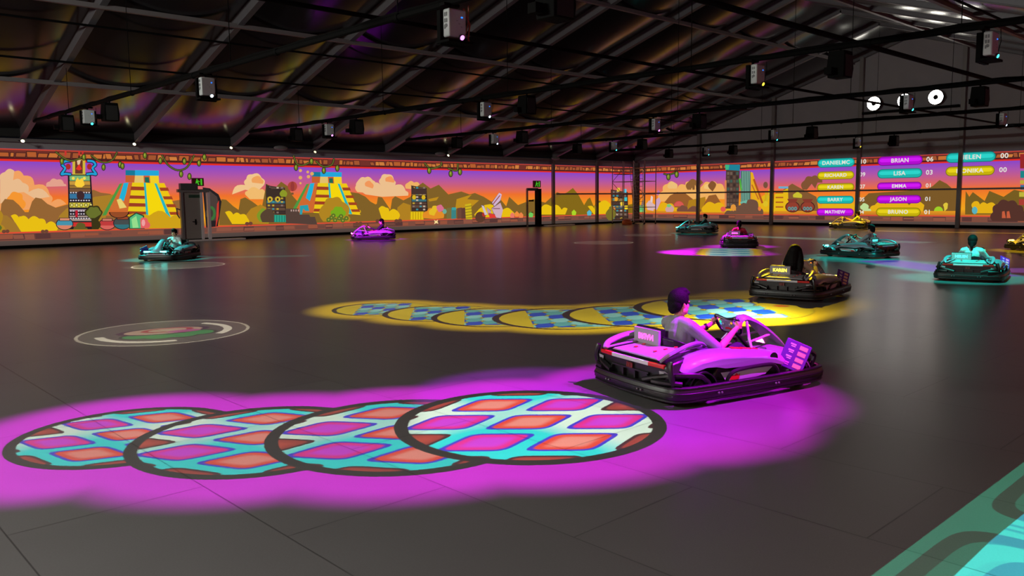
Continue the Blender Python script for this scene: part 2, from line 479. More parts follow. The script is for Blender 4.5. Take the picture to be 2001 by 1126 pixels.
mFAB = mat('grey wall fabric', (140, 136, 141), .75, bump=.15, bscale=1.2, vary=.12)
struct(MB().box((-.06, (Y0 + Y1) / 2, EAVE / 2), (.12, Y1 - Y0, EAVE)).build('wall_left', mFAB, smooth=None))
struct(MB().box((WID + .06, (Y0 + Y1) / 2, EAVE / 2), (.12, Y1 - Y0, EAVE)).build('wall_right', mFAB, smooth=None))
gab = [(0, 0), (WID, 0), (WID, EAVE + .5), (RIDGE_U, roof_z(RIDGE_U) + .5), (0, EAVE + .5)]
MX = Matrix(((1, 0, 0, 0), (0, 0, -1, 0), (0, 1, 0, 0), (0, 0, 0, 1)))
struct(MB().prism(gab, -.12, 0, M=MX).build('wall_far', mFAB, smooth=None))
struct(MB().prism(gab, 0, .12, M=Matrix.Translation((0, Y0, 0)) @ MX).build('wall_near', mFAB, smooth=None))

# roof membrane: every 5 m bay sags between its rafters
mROOF = mat('black tent membrane', (22, 20, 24), .20, bump=.08, bscale=.9, spec=.7)
def membrane():
    b = MB(); nu, nv = 44, 20
    for k in range(int((Y1 - Y0) / 5)):
        vs = []; fs = []
        for j in range(nv + 1):
            t = j / nv; y = Y0 + 5 * (k + t); sag = .73 * 4 * t * (1 - t)
            for i in range(nu + 1):
                u = WID * i / nu; e = min(u, WID - u)
                vs.append((u, y, roof_z(u) + .47 - sag * min(1, e / 2.5) * .55))
        for j in range(nv):
            for i in range(nu):
                a = j * (nu + 1) + i; fs.append((a, a + nu + 1, a + nu + 2, a + 1))
        b.add(vs, fs)
    return b
struct(membrane().build('ceiling', mROOF, smooth=50))
b = MB()
for s in (0, 1):
    u0, u1 = (-.12, RIDGE_U) if s == 0 else (RIDGE_U, WID + .12)
    b.add([(u0, Y0 - .2, EAVE + .62 if s == 0 else roof_z(RIDGE_U) + .62), (u1, Y0 - .2, roof_z(RIDGE_U) + .62 if s == 0 else EAVE + .62),
           (u1, Y1 + .2, roof_z(RIDGE_U) + .62 if s == 0 else EAVE + .62), (u0, Y1 + .2, EAVE + .62 if s == 0 else roof_z(RIDGE_U) + .62)], [(0, 1, 2, 3)])
struct(b.build('roof', mat('outer roof sheet', (20, 20, 22), .8), smooth=None))

mALU = mat('dull aluminium beam', (96, 92, 97), .5, metal=.3, bump=.05, bscale=8, vary=.1)
mALD = mat('dark painted steel', (112, 108, 108), .5, metal=.2)
mBLK = mat('black metal', (3, 3, 3), .8, spec=.1)
th = math.atan(SLOPE); LEN = RIDGE_U / math.cos(th)
for y in range(int(Y0), 1, 5):
    for s in (1, -1):
        bb = MB(); c = RIDGE_U - s * RIDGE_U / 2
        yy = y + (.15 if y == Y0 else -.15 if y == 0 else 0)
        bb.box((c, yy, EAVE + SLOPE * RIDGE_U / 2 + .24), (LEN, .2, .44), ry=-s * th)
        bb.box((c, yy, EAVE + SLOPE * RIDGE_U / 2 + .02), (LEN, .26, .04), ry=-s * th)
        struct(bb.build('rafter_beam', mALU, smooth=None, bevel=.012))
    # legs of the frame, inside the side walls
    for x in (.2, WID - .2):
        struct(MB().box((x, min(max(y, Y0 + .2), -.22), EAVE / 2 + .1), (.2, .2, EAVE - .1)).build('wall_column', mALD, smooth=None)) if (y > -12 or x > 1) else None
for u in (6.1, 12.2, 18.3, 25.8, 31.9, 38.0):
    struct(MB().box((u, (Y0 + Y1) / 2, roof_z(u) + .00), (.16, Y1 - Y0, .16)).build('purlin_beam', mat('grey purlin', (112, 108, 110), .55, metal=.3), smooth=None))
for u in (8.05, 10.95, 33.1, 36.0):
    tag(MB().tube([(u, Y0 + 1, roof_z(u) - .05), (u, -1, roof_z(u) - .05)], .045, 6).build('cable_run', mBLK),
        {8.05: 'black cable run under the rafters, lower one on the left roof slope', 10.95: 'black cable run under the rafters, upper one on the left roof slope',
         33.1: 'black cable run under the rafters, upper one on the right roof slope', 36.0: 'black cable run under the rafters, lower one on the right roof slope'}[u], 'cable')
for x in (.10, WID - .10):
    struct(MB().box((x, (Y0 + Y1) / 2, EAVE + .0), (.2, Y1 - Y0, .16)).build('eave_beam', mat('grey purlin'), smooth=None, bevel=.01))
    struct(MB().box((x * 1.0, (Y0 + Y1) / 2, EAVE + .36), (.22, Y1 - Y0, .42)).build('eave_board', mat('black gutter lining', (12, 12, 13), .8), smooth=None))
# gable posts and rails stand just inside the far wall
for k in range(6):
    u = 6.437 + 6.265 * k; h = roof_z(u) + .1
    struct(MB().box((u, -.24, h / 2), (.24, .2, h)).build('gable_column', mALD, smooth=None, bevel=.01))
struct(MB().box((WID / 2, -.2, 2.38), (WID - .8, .1, .11)).build('gable_rail_beam', mALD, smooth=None))
struct(MB().box((.16, -5.0, 2.38), (.08, 9.2, .11)).build('side_rail_beam', mALD, smooth=None))
struct(MB().box((WID / 2, -.1, 5.05), (WID - .4, .06, .06)).build('gable_rail_beam', mALD, smooth=None))
struct(MB().box((WID / 2, -.09, .09), (WID - .4, .14, .18)).build('baseboard_far', mBLK, smooth=None))
struct(MB().box((.08, Y0 / 2, .07), (.14, Y1 - Y0 - .5, .14)).build('baseboard_left', mBLK, smooth=None))
# ------------------------------------------------------------------ pictures on the two walls (projected light put into emissive shapes)
SCR = 1.0
class Art:
    """flat shapes on a wall, each a hair further from it than the last"""
    def __init__(s, ax, root): s.ax, s.root, s.boxes, s.parts, s.again = ax, root, [], {}, ax == 0
    def level(s, pts):
        a0 = min(p[0] for p in pts); a1 = max(p[0] for p in pts); z0 = min(p[1] for p in pts); z1 = max(p[1] for p in pts)
        L = 0
        for (b0, b1, c0, c1, k) in s.boxes:
            if k > L - 1 and b0 < a1 and b1 > a0 and c0 < z1 and c1 > z0: L = max(L, k + 1)
        s.boxes.append((a0, a1, z0, z1, L)); return (a0, a1, z0, z1), .022 + L * .0012
    def P(s, px, py):
        v = on_plane(px, py, s.ax, 0.0)
        return (v.y, v.z) if s.ax == 0 else (v.x, v.z)
    def wpoly(s, part, c, pts):
        if s.again and part in ('cloud', 'hill', 'bush') and -46.3 < min(p[0] for p in pts) and max(p[0] for p in pts) < -26.5:
            s.again = False; s.wpoly(part, c, [(a - 18.3, z) for a, z in pts]); s.again = True       # the picture goes on to the left
        bb, d = s.level(pts)
        vs = [(d, a, z) if s.ax == 0 else (a, -d, z) for a, z in pts]
        s.parts.setdefault(part, []).append((bb, vs, emit('%d_%d_%d' % tuple(c), c, SCR, False)))
    def poly(s, part, c, pts, off=None):
        if off: pts = [(off[0] + x * off[2], off[1] + y * off[2]) for x, y in pts]
        s.wpoly(part, c, [s.P(*p) for p in pts])
    def ell(s, part, c, x, y, rx, ry, off, n=18, a0=0, a1=2 * PI, outline=None, ow=5):
        if outline: s.ell(part, outline, x, y, rx + ow, ry + ow, off, n, a0, a1)
        full = abs(a1 - a0) > 6.2
        s.poly(part, c, [(x + rx * math.cos(a0 + (a1 - a0) * i / (n if full else n - 1)), y + ry * math.sin(a0 + (a1 - a0) * i / (n if full else n - 1))) for i in range(n)], off)
    def rect(s, part, c, x0, y0, x1, y1, off): s.poly(part, c, [(x0, y0), (x1, y0), (x1, y1), (x0, y1)], off)
    def line(s, part, c, pts, w, off):
        for (x0, y0), (x1, y1) in zip(pts, pts[1:]):
            dx, dy = x1 - x0, y1 - y0; L = math.hypot(dx, dy) or 1; ox, oy = -dy / L * w / 2, dx / L * w / 2
            ex, ey = dx / L * w * .3, dy / L * w * .3
            s.poly(part, c, [(x0 + ox - ex, y0 + oy - ey), (x1 + ox + ex, y1 + oy + ey), (x1 - ox + ex, y1 - oy + ey), (x0 - ox - ex, y0 - oy - ey)], off)
    def curve(s, part, c, pts, w, off):
        out = [Vector((*p, 0)) for p in pts]; q = []
        for i in range(len(out) - 1):
            p0, p1, p2, p3 = out[max(i - 1, 0)], out[i], out[i + 1], out[min(i + 2, len(out) - 1)]
            for j in range(4):
                t = j / 4; v = .5 * ((2 * p1) + (p2 - p0) * t + (2 * p0 - 5 * p1 + 4 * p2 - p3) * t * t + (3 * p1 - p0 - 3 * p2 + p3) * t ** 3); q.append((v.x, v.y))
        q.append(pts[-1]); s.line(part, c, q, w, off)
    def puffs(s, part, c, pts, off, seed=1):
        """a bumpy-topped shape: the corners become rounded bumps"""
        out = []
        for (x0, y0), (x1, y1) in zip(pts, pts[1:]):
            L = math.hypot(x1 - x0, y1 - y0); k = 5
            if x1 < x0 - 2: out.append((x0, y0)); continue      # undersides stay straight
            nx, ny = (y1 - y0) / (L or 1), -(x1 - x0) / (L or 1)
            for i in range(k):
                t = i / k; h = math.sin(PI * t) * L * .28
                out.append((x0 + (x1 - x0) * t + nx * h, y0 + (y1 - y0) * t + ny * h))
        out.append(pts[-1]); s.poly(part, c, out, off)
    def finish(s):
        # shapes of one kind that touch form one part; separate ones are parts of their own
        for k, L in s.parts.items():
            if k in ('stone_frieze', 'stone_ledge'): groups = [L]
            else:
                groups = []
                for it in L:
                    hit = [g for g in groups if any(q[0][0] < it[0][1] and q[0][1] > it[0][0] and q[0][2] < it[0][3] and q[0][3] > it[0][2] for q in g)]
                    m = [it]
                    for g in hit: m = g + m; groups.remove(g)
                    groups.append(m)
            for g in groups:
                b = MB()
                for bb, vs, mt in g: b.add(vs, [tuple(range(len(vs)))], mt)
                b.build(k, parent=s.root, smooth=None)

def sky_material():
    m = bpy.data.materials.new('projected sunset sky'); m.use_nodes = True
    nt = m.node_tree; nt.nodes.clear()
    o = nt.nodes.new('ShaderNodeOutputMaterial'); e = nt.nodes.new('ShaderNodeEmission'); e.inputs[1].default_value = SCR
    tc = nt.nodes.new('ShaderNodeTexCoord'); sp = nt.nodes.new('ShaderNodeSeparateXYZ'); rp = nt.nodes.new('ShaderNodeValToRGB')
    nt.links.new(tc.outputs['Object'], sp.inputs[0])
    z = E(nt, sp.outputs[2]); t = z / 4.6
    nt.links.new(t.s, rp.inputs[0])
    cr = rp.color_ramp
    stops = [(.0, (70, 60, 58)), (.08, (88, 72, 66)), (.13, (135, 70, 55)), (.155, (190, 110, 40)), (.25, (240, 165, 30)), (.40, (242, 140, 34)), (.52, (238, 112, 46)), (.64, (205, 96, 116)), (.76, (172, 84, 170)), (.87, (134, 72, 200)), (1.0, (120, 70, 190))]
    cr.elements[0].position = stops[0][0]; cr.elements[0].color = (*lin(stops[0][1]), 1)
    cr.elements[1].position = 1.0; cr.elements[1].color = (*lin(stops[-1][1]), 1)
    for p, c in stops[1:-1]:
        q = cr.elements.new(p); q.color = (*lin(c), 1)
    nt.links.new(rp.outputs[0], e.inputs[0]); nt.links.new(e.outputs[0], o.inputs[0])
    return m
mSKY = sky_material()

def band_and_ledge(A, lo, hi, seed):
    """stone frieze along the top and the low stone wall along the bottom, in wall metres"""
    rr = random.Random(seed)
    def R(part, c, a0, z0, a1, z1, sk=0): A.wpoly(part, c, [(a0, z0), (a1, z0), (a1 + sk, z1), (a0 + sk, z1)])
    R('stone_frieze', (112, 48, 40), lo, 4.02, hi, 4.56)
    R('stone_frieze', (190, 66, 52), lo, 4.50, hi, 4.56)
    R('stone_frieze', (70, 26, 30), lo, 4.09, hi, 4.15)
    R('stone_frieze', (222, 46, 40), lo, 3.99, hi, 4.09)
    a = lo
    while a < hi - .5:
        wd = rr.choice((.12, .2, .28, .38, .5, .25)); g = rr.uniform(.05, .11)
        if rr.random() < .97:
            c = rr.choice(((196, 112, 52), (205, 124, 60), (178, 92, 46), (160, 84, 48)))
            sk = rr.uniform(-.07, .09); zt = rr.uniform(4.36, 4.46)
            R('stone_frieze', (66, 32, 28), a - .03, 4.16, a + wd + .03, zt + .03, sk)
            R('stone_frieze', c, a, 4.20, a + wd, zt, sk)
        else: a += .35
        a += wd + g
    R('stone_ledge', (126, 76, 62), lo, .36, hi, .70)
    a = lo
    while a < hi - .5:
        wd = rr.uniform(.35, .9)
        if rr.random() < .5: R('stone_ledge', (88, 54, 52), a - .02, .40, a + wd + .02, .66)
        if rr.random() < .7: R('stone_ledge', rr.choice(((142, 84, 66), (150, 82, 60), (112, 70, 60))), a, rr.uniform(.40, .5), a + wd, rr.uniform(.58, .66), rr.uniform(-.05, .05))
        a += wd + .05
    R('stone_ledge', (222, 78, 52), lo, .69, hi, .76)

def totem(A, o, x0, y0, x1, y1, sk, dark, seed):
    """carved block: stacked patterned courses"""
    rr = random.Random(seed); n = 8
    A.poly('totem', (40, 30, 32), [(x0 - 6, y0 - 8), (x1 + 6, y0 + 14), (x1 + sk + 8, y1), (x0 - 2, y1)], o)
    cols = [(86, 66, 56), (70, 52, 46), (150, 120, 50), (76, 56, 48), (60, 110, 120), (88, 62, 52), (96, 72, 58), (64, 48, 44)]
    for i in range(n):
        a, b = i / n, (i + .88) / n
        A.poly('totem', cols[i % 8] if dark else (120, 100, 60), [(x0, y0 + (y1 - y0) * a), (x1 + sk * a, y0 + 10 * (1 - a) + (y1 - y0) * a), (x1 + sk * b, y0 + (y1 - y0) * b), (x0, y0 + (y1 - y0) * b)], o)
        for k in range(4):
            if rr.random() < .7:
                cx = x0 + (x1 - x0) * (k + .5) / 4; cy = y0 + (y1 - y0) * (a + b) / 2
                A.rect('totem', rr.choice(((190, 170, 150), (60, 140, 150), (190, 160, 50), (130, 110, 100))), cx - 9, cy - 7, cx + 9, cy + 7, o)

def pyramid(A, o, dx, dy, s):
    def P(pts): return [(dx + x * s, dy + y * s) for x, y in pts]
    A.poly('pyramid', (78, 150, 66), P([(1010, 430), (1034, 426), (905, 695), (862, 700)]), o)
    A.poly('pyramid', (206, 104, 48), P([(1034, 426), (1130, 420), (1090, 700), (895, 700)]), o)
    A.poly('pyramid', (36, 176, 214), P([(1045, 424), (1085, 420), (1066, 510), (1042, 590), (1004, 560)]), o)
    A.poly('pyramid', (232, 200, 26), P([(1118, 415), (1222, 415), (1250, 712), (1075, 700)]), o)
    for a, b in ((452, 486), (528, 558), (592, 624), (662, 692)):
        e = (a - 415) * .12
        A.poly('pyramid', (156, 62, 36), P([(1112 - e, a), (1226 + e * .5, a + 4), (1230 + e * .6, b), (1106 - e, b - 2)]), o)
    A.poly('pyramid', (244, 214, 14), P([(1222, 415), (1310, 420), (1432, 715), (1250, 715)]), o)
    A.poly('pyramid', (238, 196, 20), P([(1320, 424), (1388, 424), (1520, 722), (1438, 715)]), o)
    for a, b in ((462, 490), (536, 562), (602, 628), (668, 692)):
        e = (a - 424) * .4
        A.poly('pyramid', (160, 66, 34), P([(1330 + e, a), (1402 + e * 1.08, a), (1412 + e * 1.1, b), (1342 + e, b)]), o)
    A.poly('pyramid', (40, 180, 190), P([(1214, 415), (1230, 415), (1254, 708), (1236, 712)]), o)
    A.poly('pyramid', (40, 180, 190), P([(1302, 424), (1322, 424), (1442, 712), (1414, 714)]), o)
    A.poly('pyramid', (196, 96, 46), P([(1060, 356), (1150, 358), (1140, 420), (1060, 416)]), o)
    A.poly('pyramid', (226, 190, 110), P([(1140, 358), (1216, 360), (1216, 420), (1134, 420)]), o)
    A.poly('pyramid', (206, 90, 50), P([(1212, 360), (1266, 360), (1270, 424), (1216, 420)]), o)
    A.poly('pyramid', (34, 104, 84), P([(1222, 374), (1258, 374), (1262, 422), (1224, 418)]), o)
    A.poly('pyramid', (240, 206, 40), P([(1264, 358), (1340, 360), (1344, 428), (1270, 424)]), o)
    A.poly('pyramid', (24, 120, 150), P([(1060, 314), (1140, 316), (1140, 360), (1060, 358)]), o)
    A.poly('pyramid', (36, 166, 216), P([(1140, 314), (1342, 318), (1342, 362), (1140, 360)]), o)

def vine(A, o, pts, leaves):
    A.curve('vine', (44, 36, 26), pts, 18, o); A.curve('vine', (96, 104, 40), pts, 9, o)
    for x, y in leaves:
        A.ell('vine', (106, 122, 36), x, y, 13, 24, o, 12, outline=(40, 36, 24), ow=6); A.ell('vine', (160, 176, 60), x - 3, y - 4, 5, 13, o, 8)

def pot(A, o, x, y, rx, ry, c1, c2, rim):
    A.ell('clay_pot', (46, 34, 40), x, y, rx + 7, ry + 7, o)
    A.ell('clay_pot', c1, x, y, rx, ry, o); A.ell('clay_pot', c2, x, y, rx, ry, o, 14, .25, PI - .25)
    A.rect('clay_pot', (46, 34, 40), x - rx * .68, y - ry * 1.15, x + rx * .68, y - ry * .55, o)
    A.rect('clay_pot', rim, x - rx * .6, y - ry * 1.05, x + rx * .6, y - ry * .65, o)

def mural_left():
    root = thing('projected_mural', 'cartoon jungle temple mural glowing along the long left wall', 'mural', (0, 0, 0))
    A = Art(0, root); S = 400 / 1732
    o1, o2, o3, o4 = (0, 260, S), (340, 260, S), (700, 260, S), (1000, 260, S)
    b = MB(); b.add([(.02, Y0 + .3, .12), (.02, -.3, .12), (.02, -.3, 4.56), (.02, Y0 + .3, 4.56)], [(0, 1, 2, 3)])
    b.build('sky', mSKY, root, smooth=None)
    CL, CL2 = (232, 186, 140), (240, 146, 80)
    # clouds
    A.puffs('cloud', (240, 160, 96), [(0, 560), (40, 480), (110, 330), (200, 360), (290, 440), (420, 520), (430, 590), (560, 600), (440, 640), (0, 660)], o1)
    A.puffs('cloud', CL, [(0, 400), (40, 330), (120, 320), (110, 400), (190, 420), (240, 500), (420, 540), (300, 560), (200, 500), (110, 510), (60, 560), (0, 600)], o1)
    A.puffs('cloud', (244, 150, 50), [(70, 600), (80, 530), (150, 505), (190, 560), (200, 640), (100, 640)], o1)
    A.puffs('cloud', (226, 160, 140), [(390, 455), (420, 410), (480, 395), (540, 430), (560, 450)], o1)
    A.puffs('cloud', (240, 196, 140), [(490, 520), (600, 440), (610, 390), (660, 350), (740, 380), (760, 440), (700, 500), (600, 480)], o2)
    A.puffs('cloud', (238, 160, 90), [(660, 420), (680, 370), (740, 390), (750, 430)], o2)
    A.puffs('cloud', (240, 186, 110), [(600, 520), (620, 490), (720, 480), (770, 500), (760, 560), (640, 560)], o2)
    A.puffs('cloud', (240, 190, 130), [(1550, 500), (1550, 430), (1600, 385), (1680, 400), (1700, 440), (1760, 460), (1790, 520)], o2)
    A.puffs('cloud', (236, 190, 140), [(0, 480), (0, 400), (70, 385), (110, 440), (190, 440), (190, 380), (240, 350), (300, 400), (310, 440), (400, 490), (420, 530), (200, 540), (60, 520)], o3)
    A.puffs('cloud', (240, 150, 90), [(60, 450), (70, 410), (110, 420), (120, 470)], o3)
    A.puffs('cloud', (240, 150, 90), [(230, 410), (250, 370), (295, 390), (300, 420)], o3)
    A.puffs('cloud', (238, 176, 100), [(400, 470), (420, 420), (470, 420), (520, 440), (590, 490)], o3)
    # far hills, near hills
    H1, H2, H3 = (148, 100, 52), (128, 96, 40), (176, 128, 34)
    A.poly('hill', H1, [(0, 700), (10, 600), (40, 558), (110, 566), (160, 610), (210, 670), (240, 670), (270, 580), (300, 546), (350, 556), (400, 600), (470, 632), (590, 600), (700, 520), (790, 480), (850, 505), (930, 515), (1000, 560), (1100, 640), (1550, 560), (1600, 520), (1700, 560), (1732, 845), (0, 850)], o1)
    A.poly('hill', (170, 126, 40), [(460, 840), (500, 700), (560, 640), (800, 540), (960, 520), (900, 690), (860, 830)], o1)
    A.poly('hill', H2, [(380, 700), (400, 560), (440, 565), (500, 620), (545, 650), (560, 560), (600, 545), (660, 580), (740, 640), (780, 430), (850, 470), (905, 412), (960, 450), (1000, 530), (1080, 620), (1440, 600), (1490, 500), (1560, 510), (1640, 570), (1732, 620), (1732, 770), (380, 780)], o2)
    A.poly('hill', H3, [(600, 770), (610, 690), (650, 640), (730, 605), (800, 640), (800, 770)], o2)
    A.poly('hill', H2, [(0, 510), (60, 540), (130, 610), (155, 600), (165, 540), (200, 545), (270, 650), (285, 560), (310, 535), (380, 570), (440, 540), (500, 450), (545, 420), (610, 470), (680, 438), (760, 520), (870, 495), (940, 520), (985, 508), (1060, 540), (1140, 590), (1200, 560), (1250, 620), (1275, 540), (1350, 610), (1480, 560), (1580, 590), (1680, 500), (1732, 520), (1732, 720), (0, 750)], o3)
    A.poly('hill', H3, [(320, 745), (330, 630), (380, 590), (440, 610), (440, 745)], o3)
    A.poly('hill', (188, 138, 30), [(590, 560), (680, 540), (660, 570), (600, 580)], o3)
    A.poly('hill', (190, 140, 30), [(820, 640), (830, 560), (960, 520), (920, 560), (1020, 570), (940, 640)], o3)
    A.poly('hill', (132, 104, 26), [(270, 620), (380, 545), (470, 500), (515, 465), (560, 520), (610, 610), (640, 560), (660, 545), (690, 620), (740, 570), (830, 640), (1020, 600), (1020, 700), (270, 700)], o4)
    # yellow bushes
    Y, Yb = (232, 190, 20), (206, 160, 26)
    A.puffs('bush', Y, [(90, 700), (160, 715), (240, 730), (330, 725), (390, 770), (470, 770), (470, 838), (180, 838), (140, 780)], o1)
    A.poly('hill', (160, 116, 46), [(0, 690), (60, 700), (130, 760), (180, 840), (0, 850)], o1)
    A.puffs('bush', Y, [(430, 670), (500, 690), (560, 690), (620, 720), (620, 770), (490, 770)], o2)
    A.puffs('bush', Y, [(1200, 760), (1230, 700), (1400, 640), (1570, 660), (1560, 740), (1300, 750)], o2) if 0 else None
    A.puffs('bush', Y, [(170, 640), (230, 630), (260, 665), (330, 660), (330, 735), (200, 735)], o3)
    A.puffs('bush', Y, [(0, 650), (20, 670), (0, 690)], o3)
    A.puffs('bush', Y, [(980, 690), (1220, 650), (1300, 660), (1310, 712), (990, 712)], o3)
    A.puffs('bush', Y, [(225, 690), (240, 640), (330, 620), (420, 650), (470, 640), (450, 690)], o4)
    A.puffs('bush', Y, [(640, 620), (700, 650), (740, 590), (830, 600), (830, 700), (700, 700)], o4)
    band_and_ledge(A, Y0 + .3, -.3, 3)
    # temples
    pyramid(A, o1, 0, 0, 1)
    pyramid(A, o2, 1078 - 865 * 1.0 - 10 + 0, 20, 1.0) if 0 else pyramid(A, o2, 215, 48, .895)
    A.puffs('bush', Yb, [(1080, 810), (1080, 700), (1180, 720), (1260, 700), (1440, 715), (1530, 720), (1530, 805)], o1)
    A.puffs('bush', (176, 132, 34), [(1260, 750), (1270, 600), (1340, 550), (1420, 580), (1470, 700), (1480, 750)], o2)
    A.puffs('bush', (120, 168, 30), [(1325, 690), (1345, 650), (1390, 625), (1430, 650), (1445, 700), (1390, 720)], o2)
    for x, y in ((1305, 735), (1330, 715), (1360, 738), (1395, 722), (1425, 740), (1455, 722), (1345, 700), (1410, 705)):
        A.ell('bush', (90, 110, 40), x, y, 20, 20, o2, 8)
        A.ell('bush', (170, 170, 60), x, y, 7, 7, o2, 6)
    # the big totem
    A.poly('totem', (36, 28, 36), [(572, 350), (768, 350), (798, 815), (580, 815)], o1)
    for (y0, y1, c) in ((360, 404, (120, 178, 120)), (408, 440, (200, 150, 60)), (444, 468, (150, 110, 50)), (472, 500, (120, 84, 56)), (515, 556, (56, 116, 156)), (590, 630, (212, 196, 64)), (645, 664, (150, 130, 140)), (700, 712, (170, 150, 140)), (725, 745, (160, 140, 130)), (756, 792, (206, 50, 46))):
        sk = (y0 - 350) * .055
        A.poly('totem', c, [(586, y0), (756 + sk, y0), (758 + sk, y1), (588, y1)], o1)
    for i in range(5): A.ell('totem', (40, 36, 30), 606 + i * 40, 610, 15, 16, o1, 10); A.ell('totem', (226, 214, 120), 606 + i * 40, 610, 10, 11, o1, 10)
    for i in range(8):
        for y in (500, 566, 655, 680, 718): A.rect('totem', (214, 206, 214), 592 + i * 22, y, 604 + i * 22, y + 10, o1)
    A.poly('totem', (252, 206, 60), [(630, 440), (640, 400), (655, 375), (668, 398), (695, 380), (705, 405), (715, 440), (690, 460), (650, 458)], o1)
    for x in (618, 712): A.ell('totem', (240, 220, 80), x, 384, 13, 13, o1, 10)
    A.ell('totem', (64, 40, 44), 680, 530, 34, 40, o1, 12); A.rect('totem', (190, 30, 50), 636, 655, 656, 712, o1)
    A.rect('totem', (206, 180, 60), 612, 225, 720, 352, o1); A.rect('totem', (110, 56, 40), 634, 230, 698, 345, o1)
    A.poly('totem', (222, 190, 150), [(648, 230), (682, 230), (672, 270), (655, 270)], o1); A.poly('totem', (226, 50, 40), [(640, 305), (668, 262), (692, 305), (668, 318)], o1)
    for sgn in (-1, 1):
        pts = [(664 + sgn * x, y) for x, y in ((70, 350), (112, 345), (146, 348), (116, 300), (140, 270), (120, 242), (76, 236))]
        A.curve('totem', (30, 26, 40), pts, 30, o1); A.curve('totem', (36, 158, 210), pts, 17, o1)
        A.ell('totem', (170, 40, 44), 664 + sgn * 90, 285, 22, 26, o1, 10)
    for x in (545, 660, 690): A.rect('totem', (200, 50, 46), x, 155, x + 16, 190, o1)
    totem(A, o2, 782, 450, 930, 690, 10, True, 4); A.poly('totem', (60, 46, 40), [(775, 430), (830, 480), (930, 485), (935, 540), (775, 540)], o2)
    for x in (810, 875): A.ell('totem', (206, 176, 50), x, 560, 24, 24, o2, 8); A.rect('totem', (60, 44, 40), x - 8, 552, x + 8, 572, o2)
    A.puffs('bush', (126, 150, 40), [(722, 750), (730, 650), (760, 640), (780, 690), (790, 760)], o2)
    A.puffs('bush', (86, 66, 50), [(745, 755), (770, 650), (830, 660), (850, 755)], o2)
    A.puffs('bush', (140, 150, 40), [(905, 540), (905, 490), (935, 485), (945, 540)], o2)
    A.poly('drum', (34, 132, 112), [(845, 692), (955, 696), (965, 755), (845, 755)], o2)
    for i in range(5): A.rect('drum', (50, 170, 140), 852 + i * 22, 696, 860 + i * 22, 752, o2)
    A.poly('rubble', (84, 64, 56), [(945, 765), (940, 640), (1050, 640), (1060, 690), (1140, 690), (1150, 710), (1190, 710), (1210, 775)], o2)
    A.poly('rubble', (44, 156, 170), [(1062, 615), (1130, 608), (1142, 660), (1110, 660), (1090, 640), (1080, 690), (1062, 690)], o2)
    for i in range(4): A.rect('rubble', (190, 160, 150), 985 + i * 20, 648, 995 + i * 20, 664, o2)
    A.ell('balloon', (172, 70, 58), 1000, 452, 40, 42, o2); A.ell('balloon', (150, 56, 54), 1000, 452, 16, 42, o2); A.rect('balloon', (120, 80, 50), 990, 504, 1010, 522, o2)
    for x, y, r in ((1068, 318, 14), (1130, 330, 12), (1165, 345, 16), (1135, 370, 15), (1068, 378, 16), (1068, 425, 10)): A.ell('sparkle', (226, 170, 96), x, y, r, r, o2, 8)
    # dark pod beside the door
    A.poly('carved_pod', (38, 32, 34), [(240, 460), (300, 468), (375, 520), (400, 580), (392, 640), (370, 790), (290, 800), (270, 800)], o2)
    A.poly('carved_pod', (74, 60, 56), [(262, 490), (300, 490), (362, 540), (376, 600), (360, 740), (285, 745)], o2)
    A.ell('carved_pod', (60, 110, 56), 312, 680, 40, 62, o2, 14); A.ell('carved_pod', (66, 58, 52), 296, 680, 34, 44, o2, 12)
    A.poly('carved_pod', (200, 56, 44), [(362, 600), (378, 570), (376, 700), (356, 790), (350, 790)], o2)
    A.line('carved_pod', (40, 32, 34), [(50, 650), (20, 640), (25, 690), (45, 720)], 10, o2)
    totem(A, o3, 452, 452, 570, 662, 8, True, 9); A.poly('totem', (70, 50, 46), [(445, 440), (485, 478), (575, 478), (575, 520), (450, 520)], o3)
    for x in (470, 550): A.ell('totem', (214, 176, 30), x, 545, 17, 20, o3, 8)
    A.poly('drum', (196, 160, 16), [(438, 664), (552, 664), (552, 735), (436, 735)], o3)
    for i in range(5): A.rect('drum', (232, 196, 24), 444 + i * 22, 668, 456 + i * 22, 732, o3)
    A.puffs('shrub', (226, 140, 40), [(545, 720), (580, 660), (630, 640), (690, 660), (720, 720), (640, 728)], o3)
    A.puffs('shrub', (228, 186, 40), [(600, 690), (620, 640), (650, 615), (670, 640), (640, 700)], o3)
    A.puffs('shrub', (216, 110, 140), [(660, 640), (680, 610), (710, 620), (712, 660), (680, 670)], o3)
    A.ell('shrub', (110, 170, 150), 728, 664, 18, 22, o3, 8)
    A.poly('sparkle', (250, 220, 150), [(638, 735), (655, 745), (672, 733), (668, 752), (676, 768), (656, 762), (640, 772), (645, 752)], o3)
    for x, c in ((745, (120, 110, 60)), (785, (60, 130, 130)), (835, (110, 70, 56)), (870, (96, 60, 50))): A.poly('drum', c, [(x, 636), (x + 40, 630), (x + 40, 725), (x, 728)], o3)
    A.rect('drum', (60, 160, 160), 790, 630, 825, 652, o3)
    A.poly('drum', (206, 180, 30), [(900, 605), (952, 595), (962, 730), (908, 730)], o3)
    for i in range(5): A.line('drum', (120, 100, 30), [(902 + i, 625 + i * 24), (958, 615 + i * 25)], 5, o3)
    A.ell('rubble', (92, 58, 44), 1030, 712, 44, 46, o3, 14); A.ell('rubble', (180, 50, 40), 1062, 690, 18, 20, o3, 8)
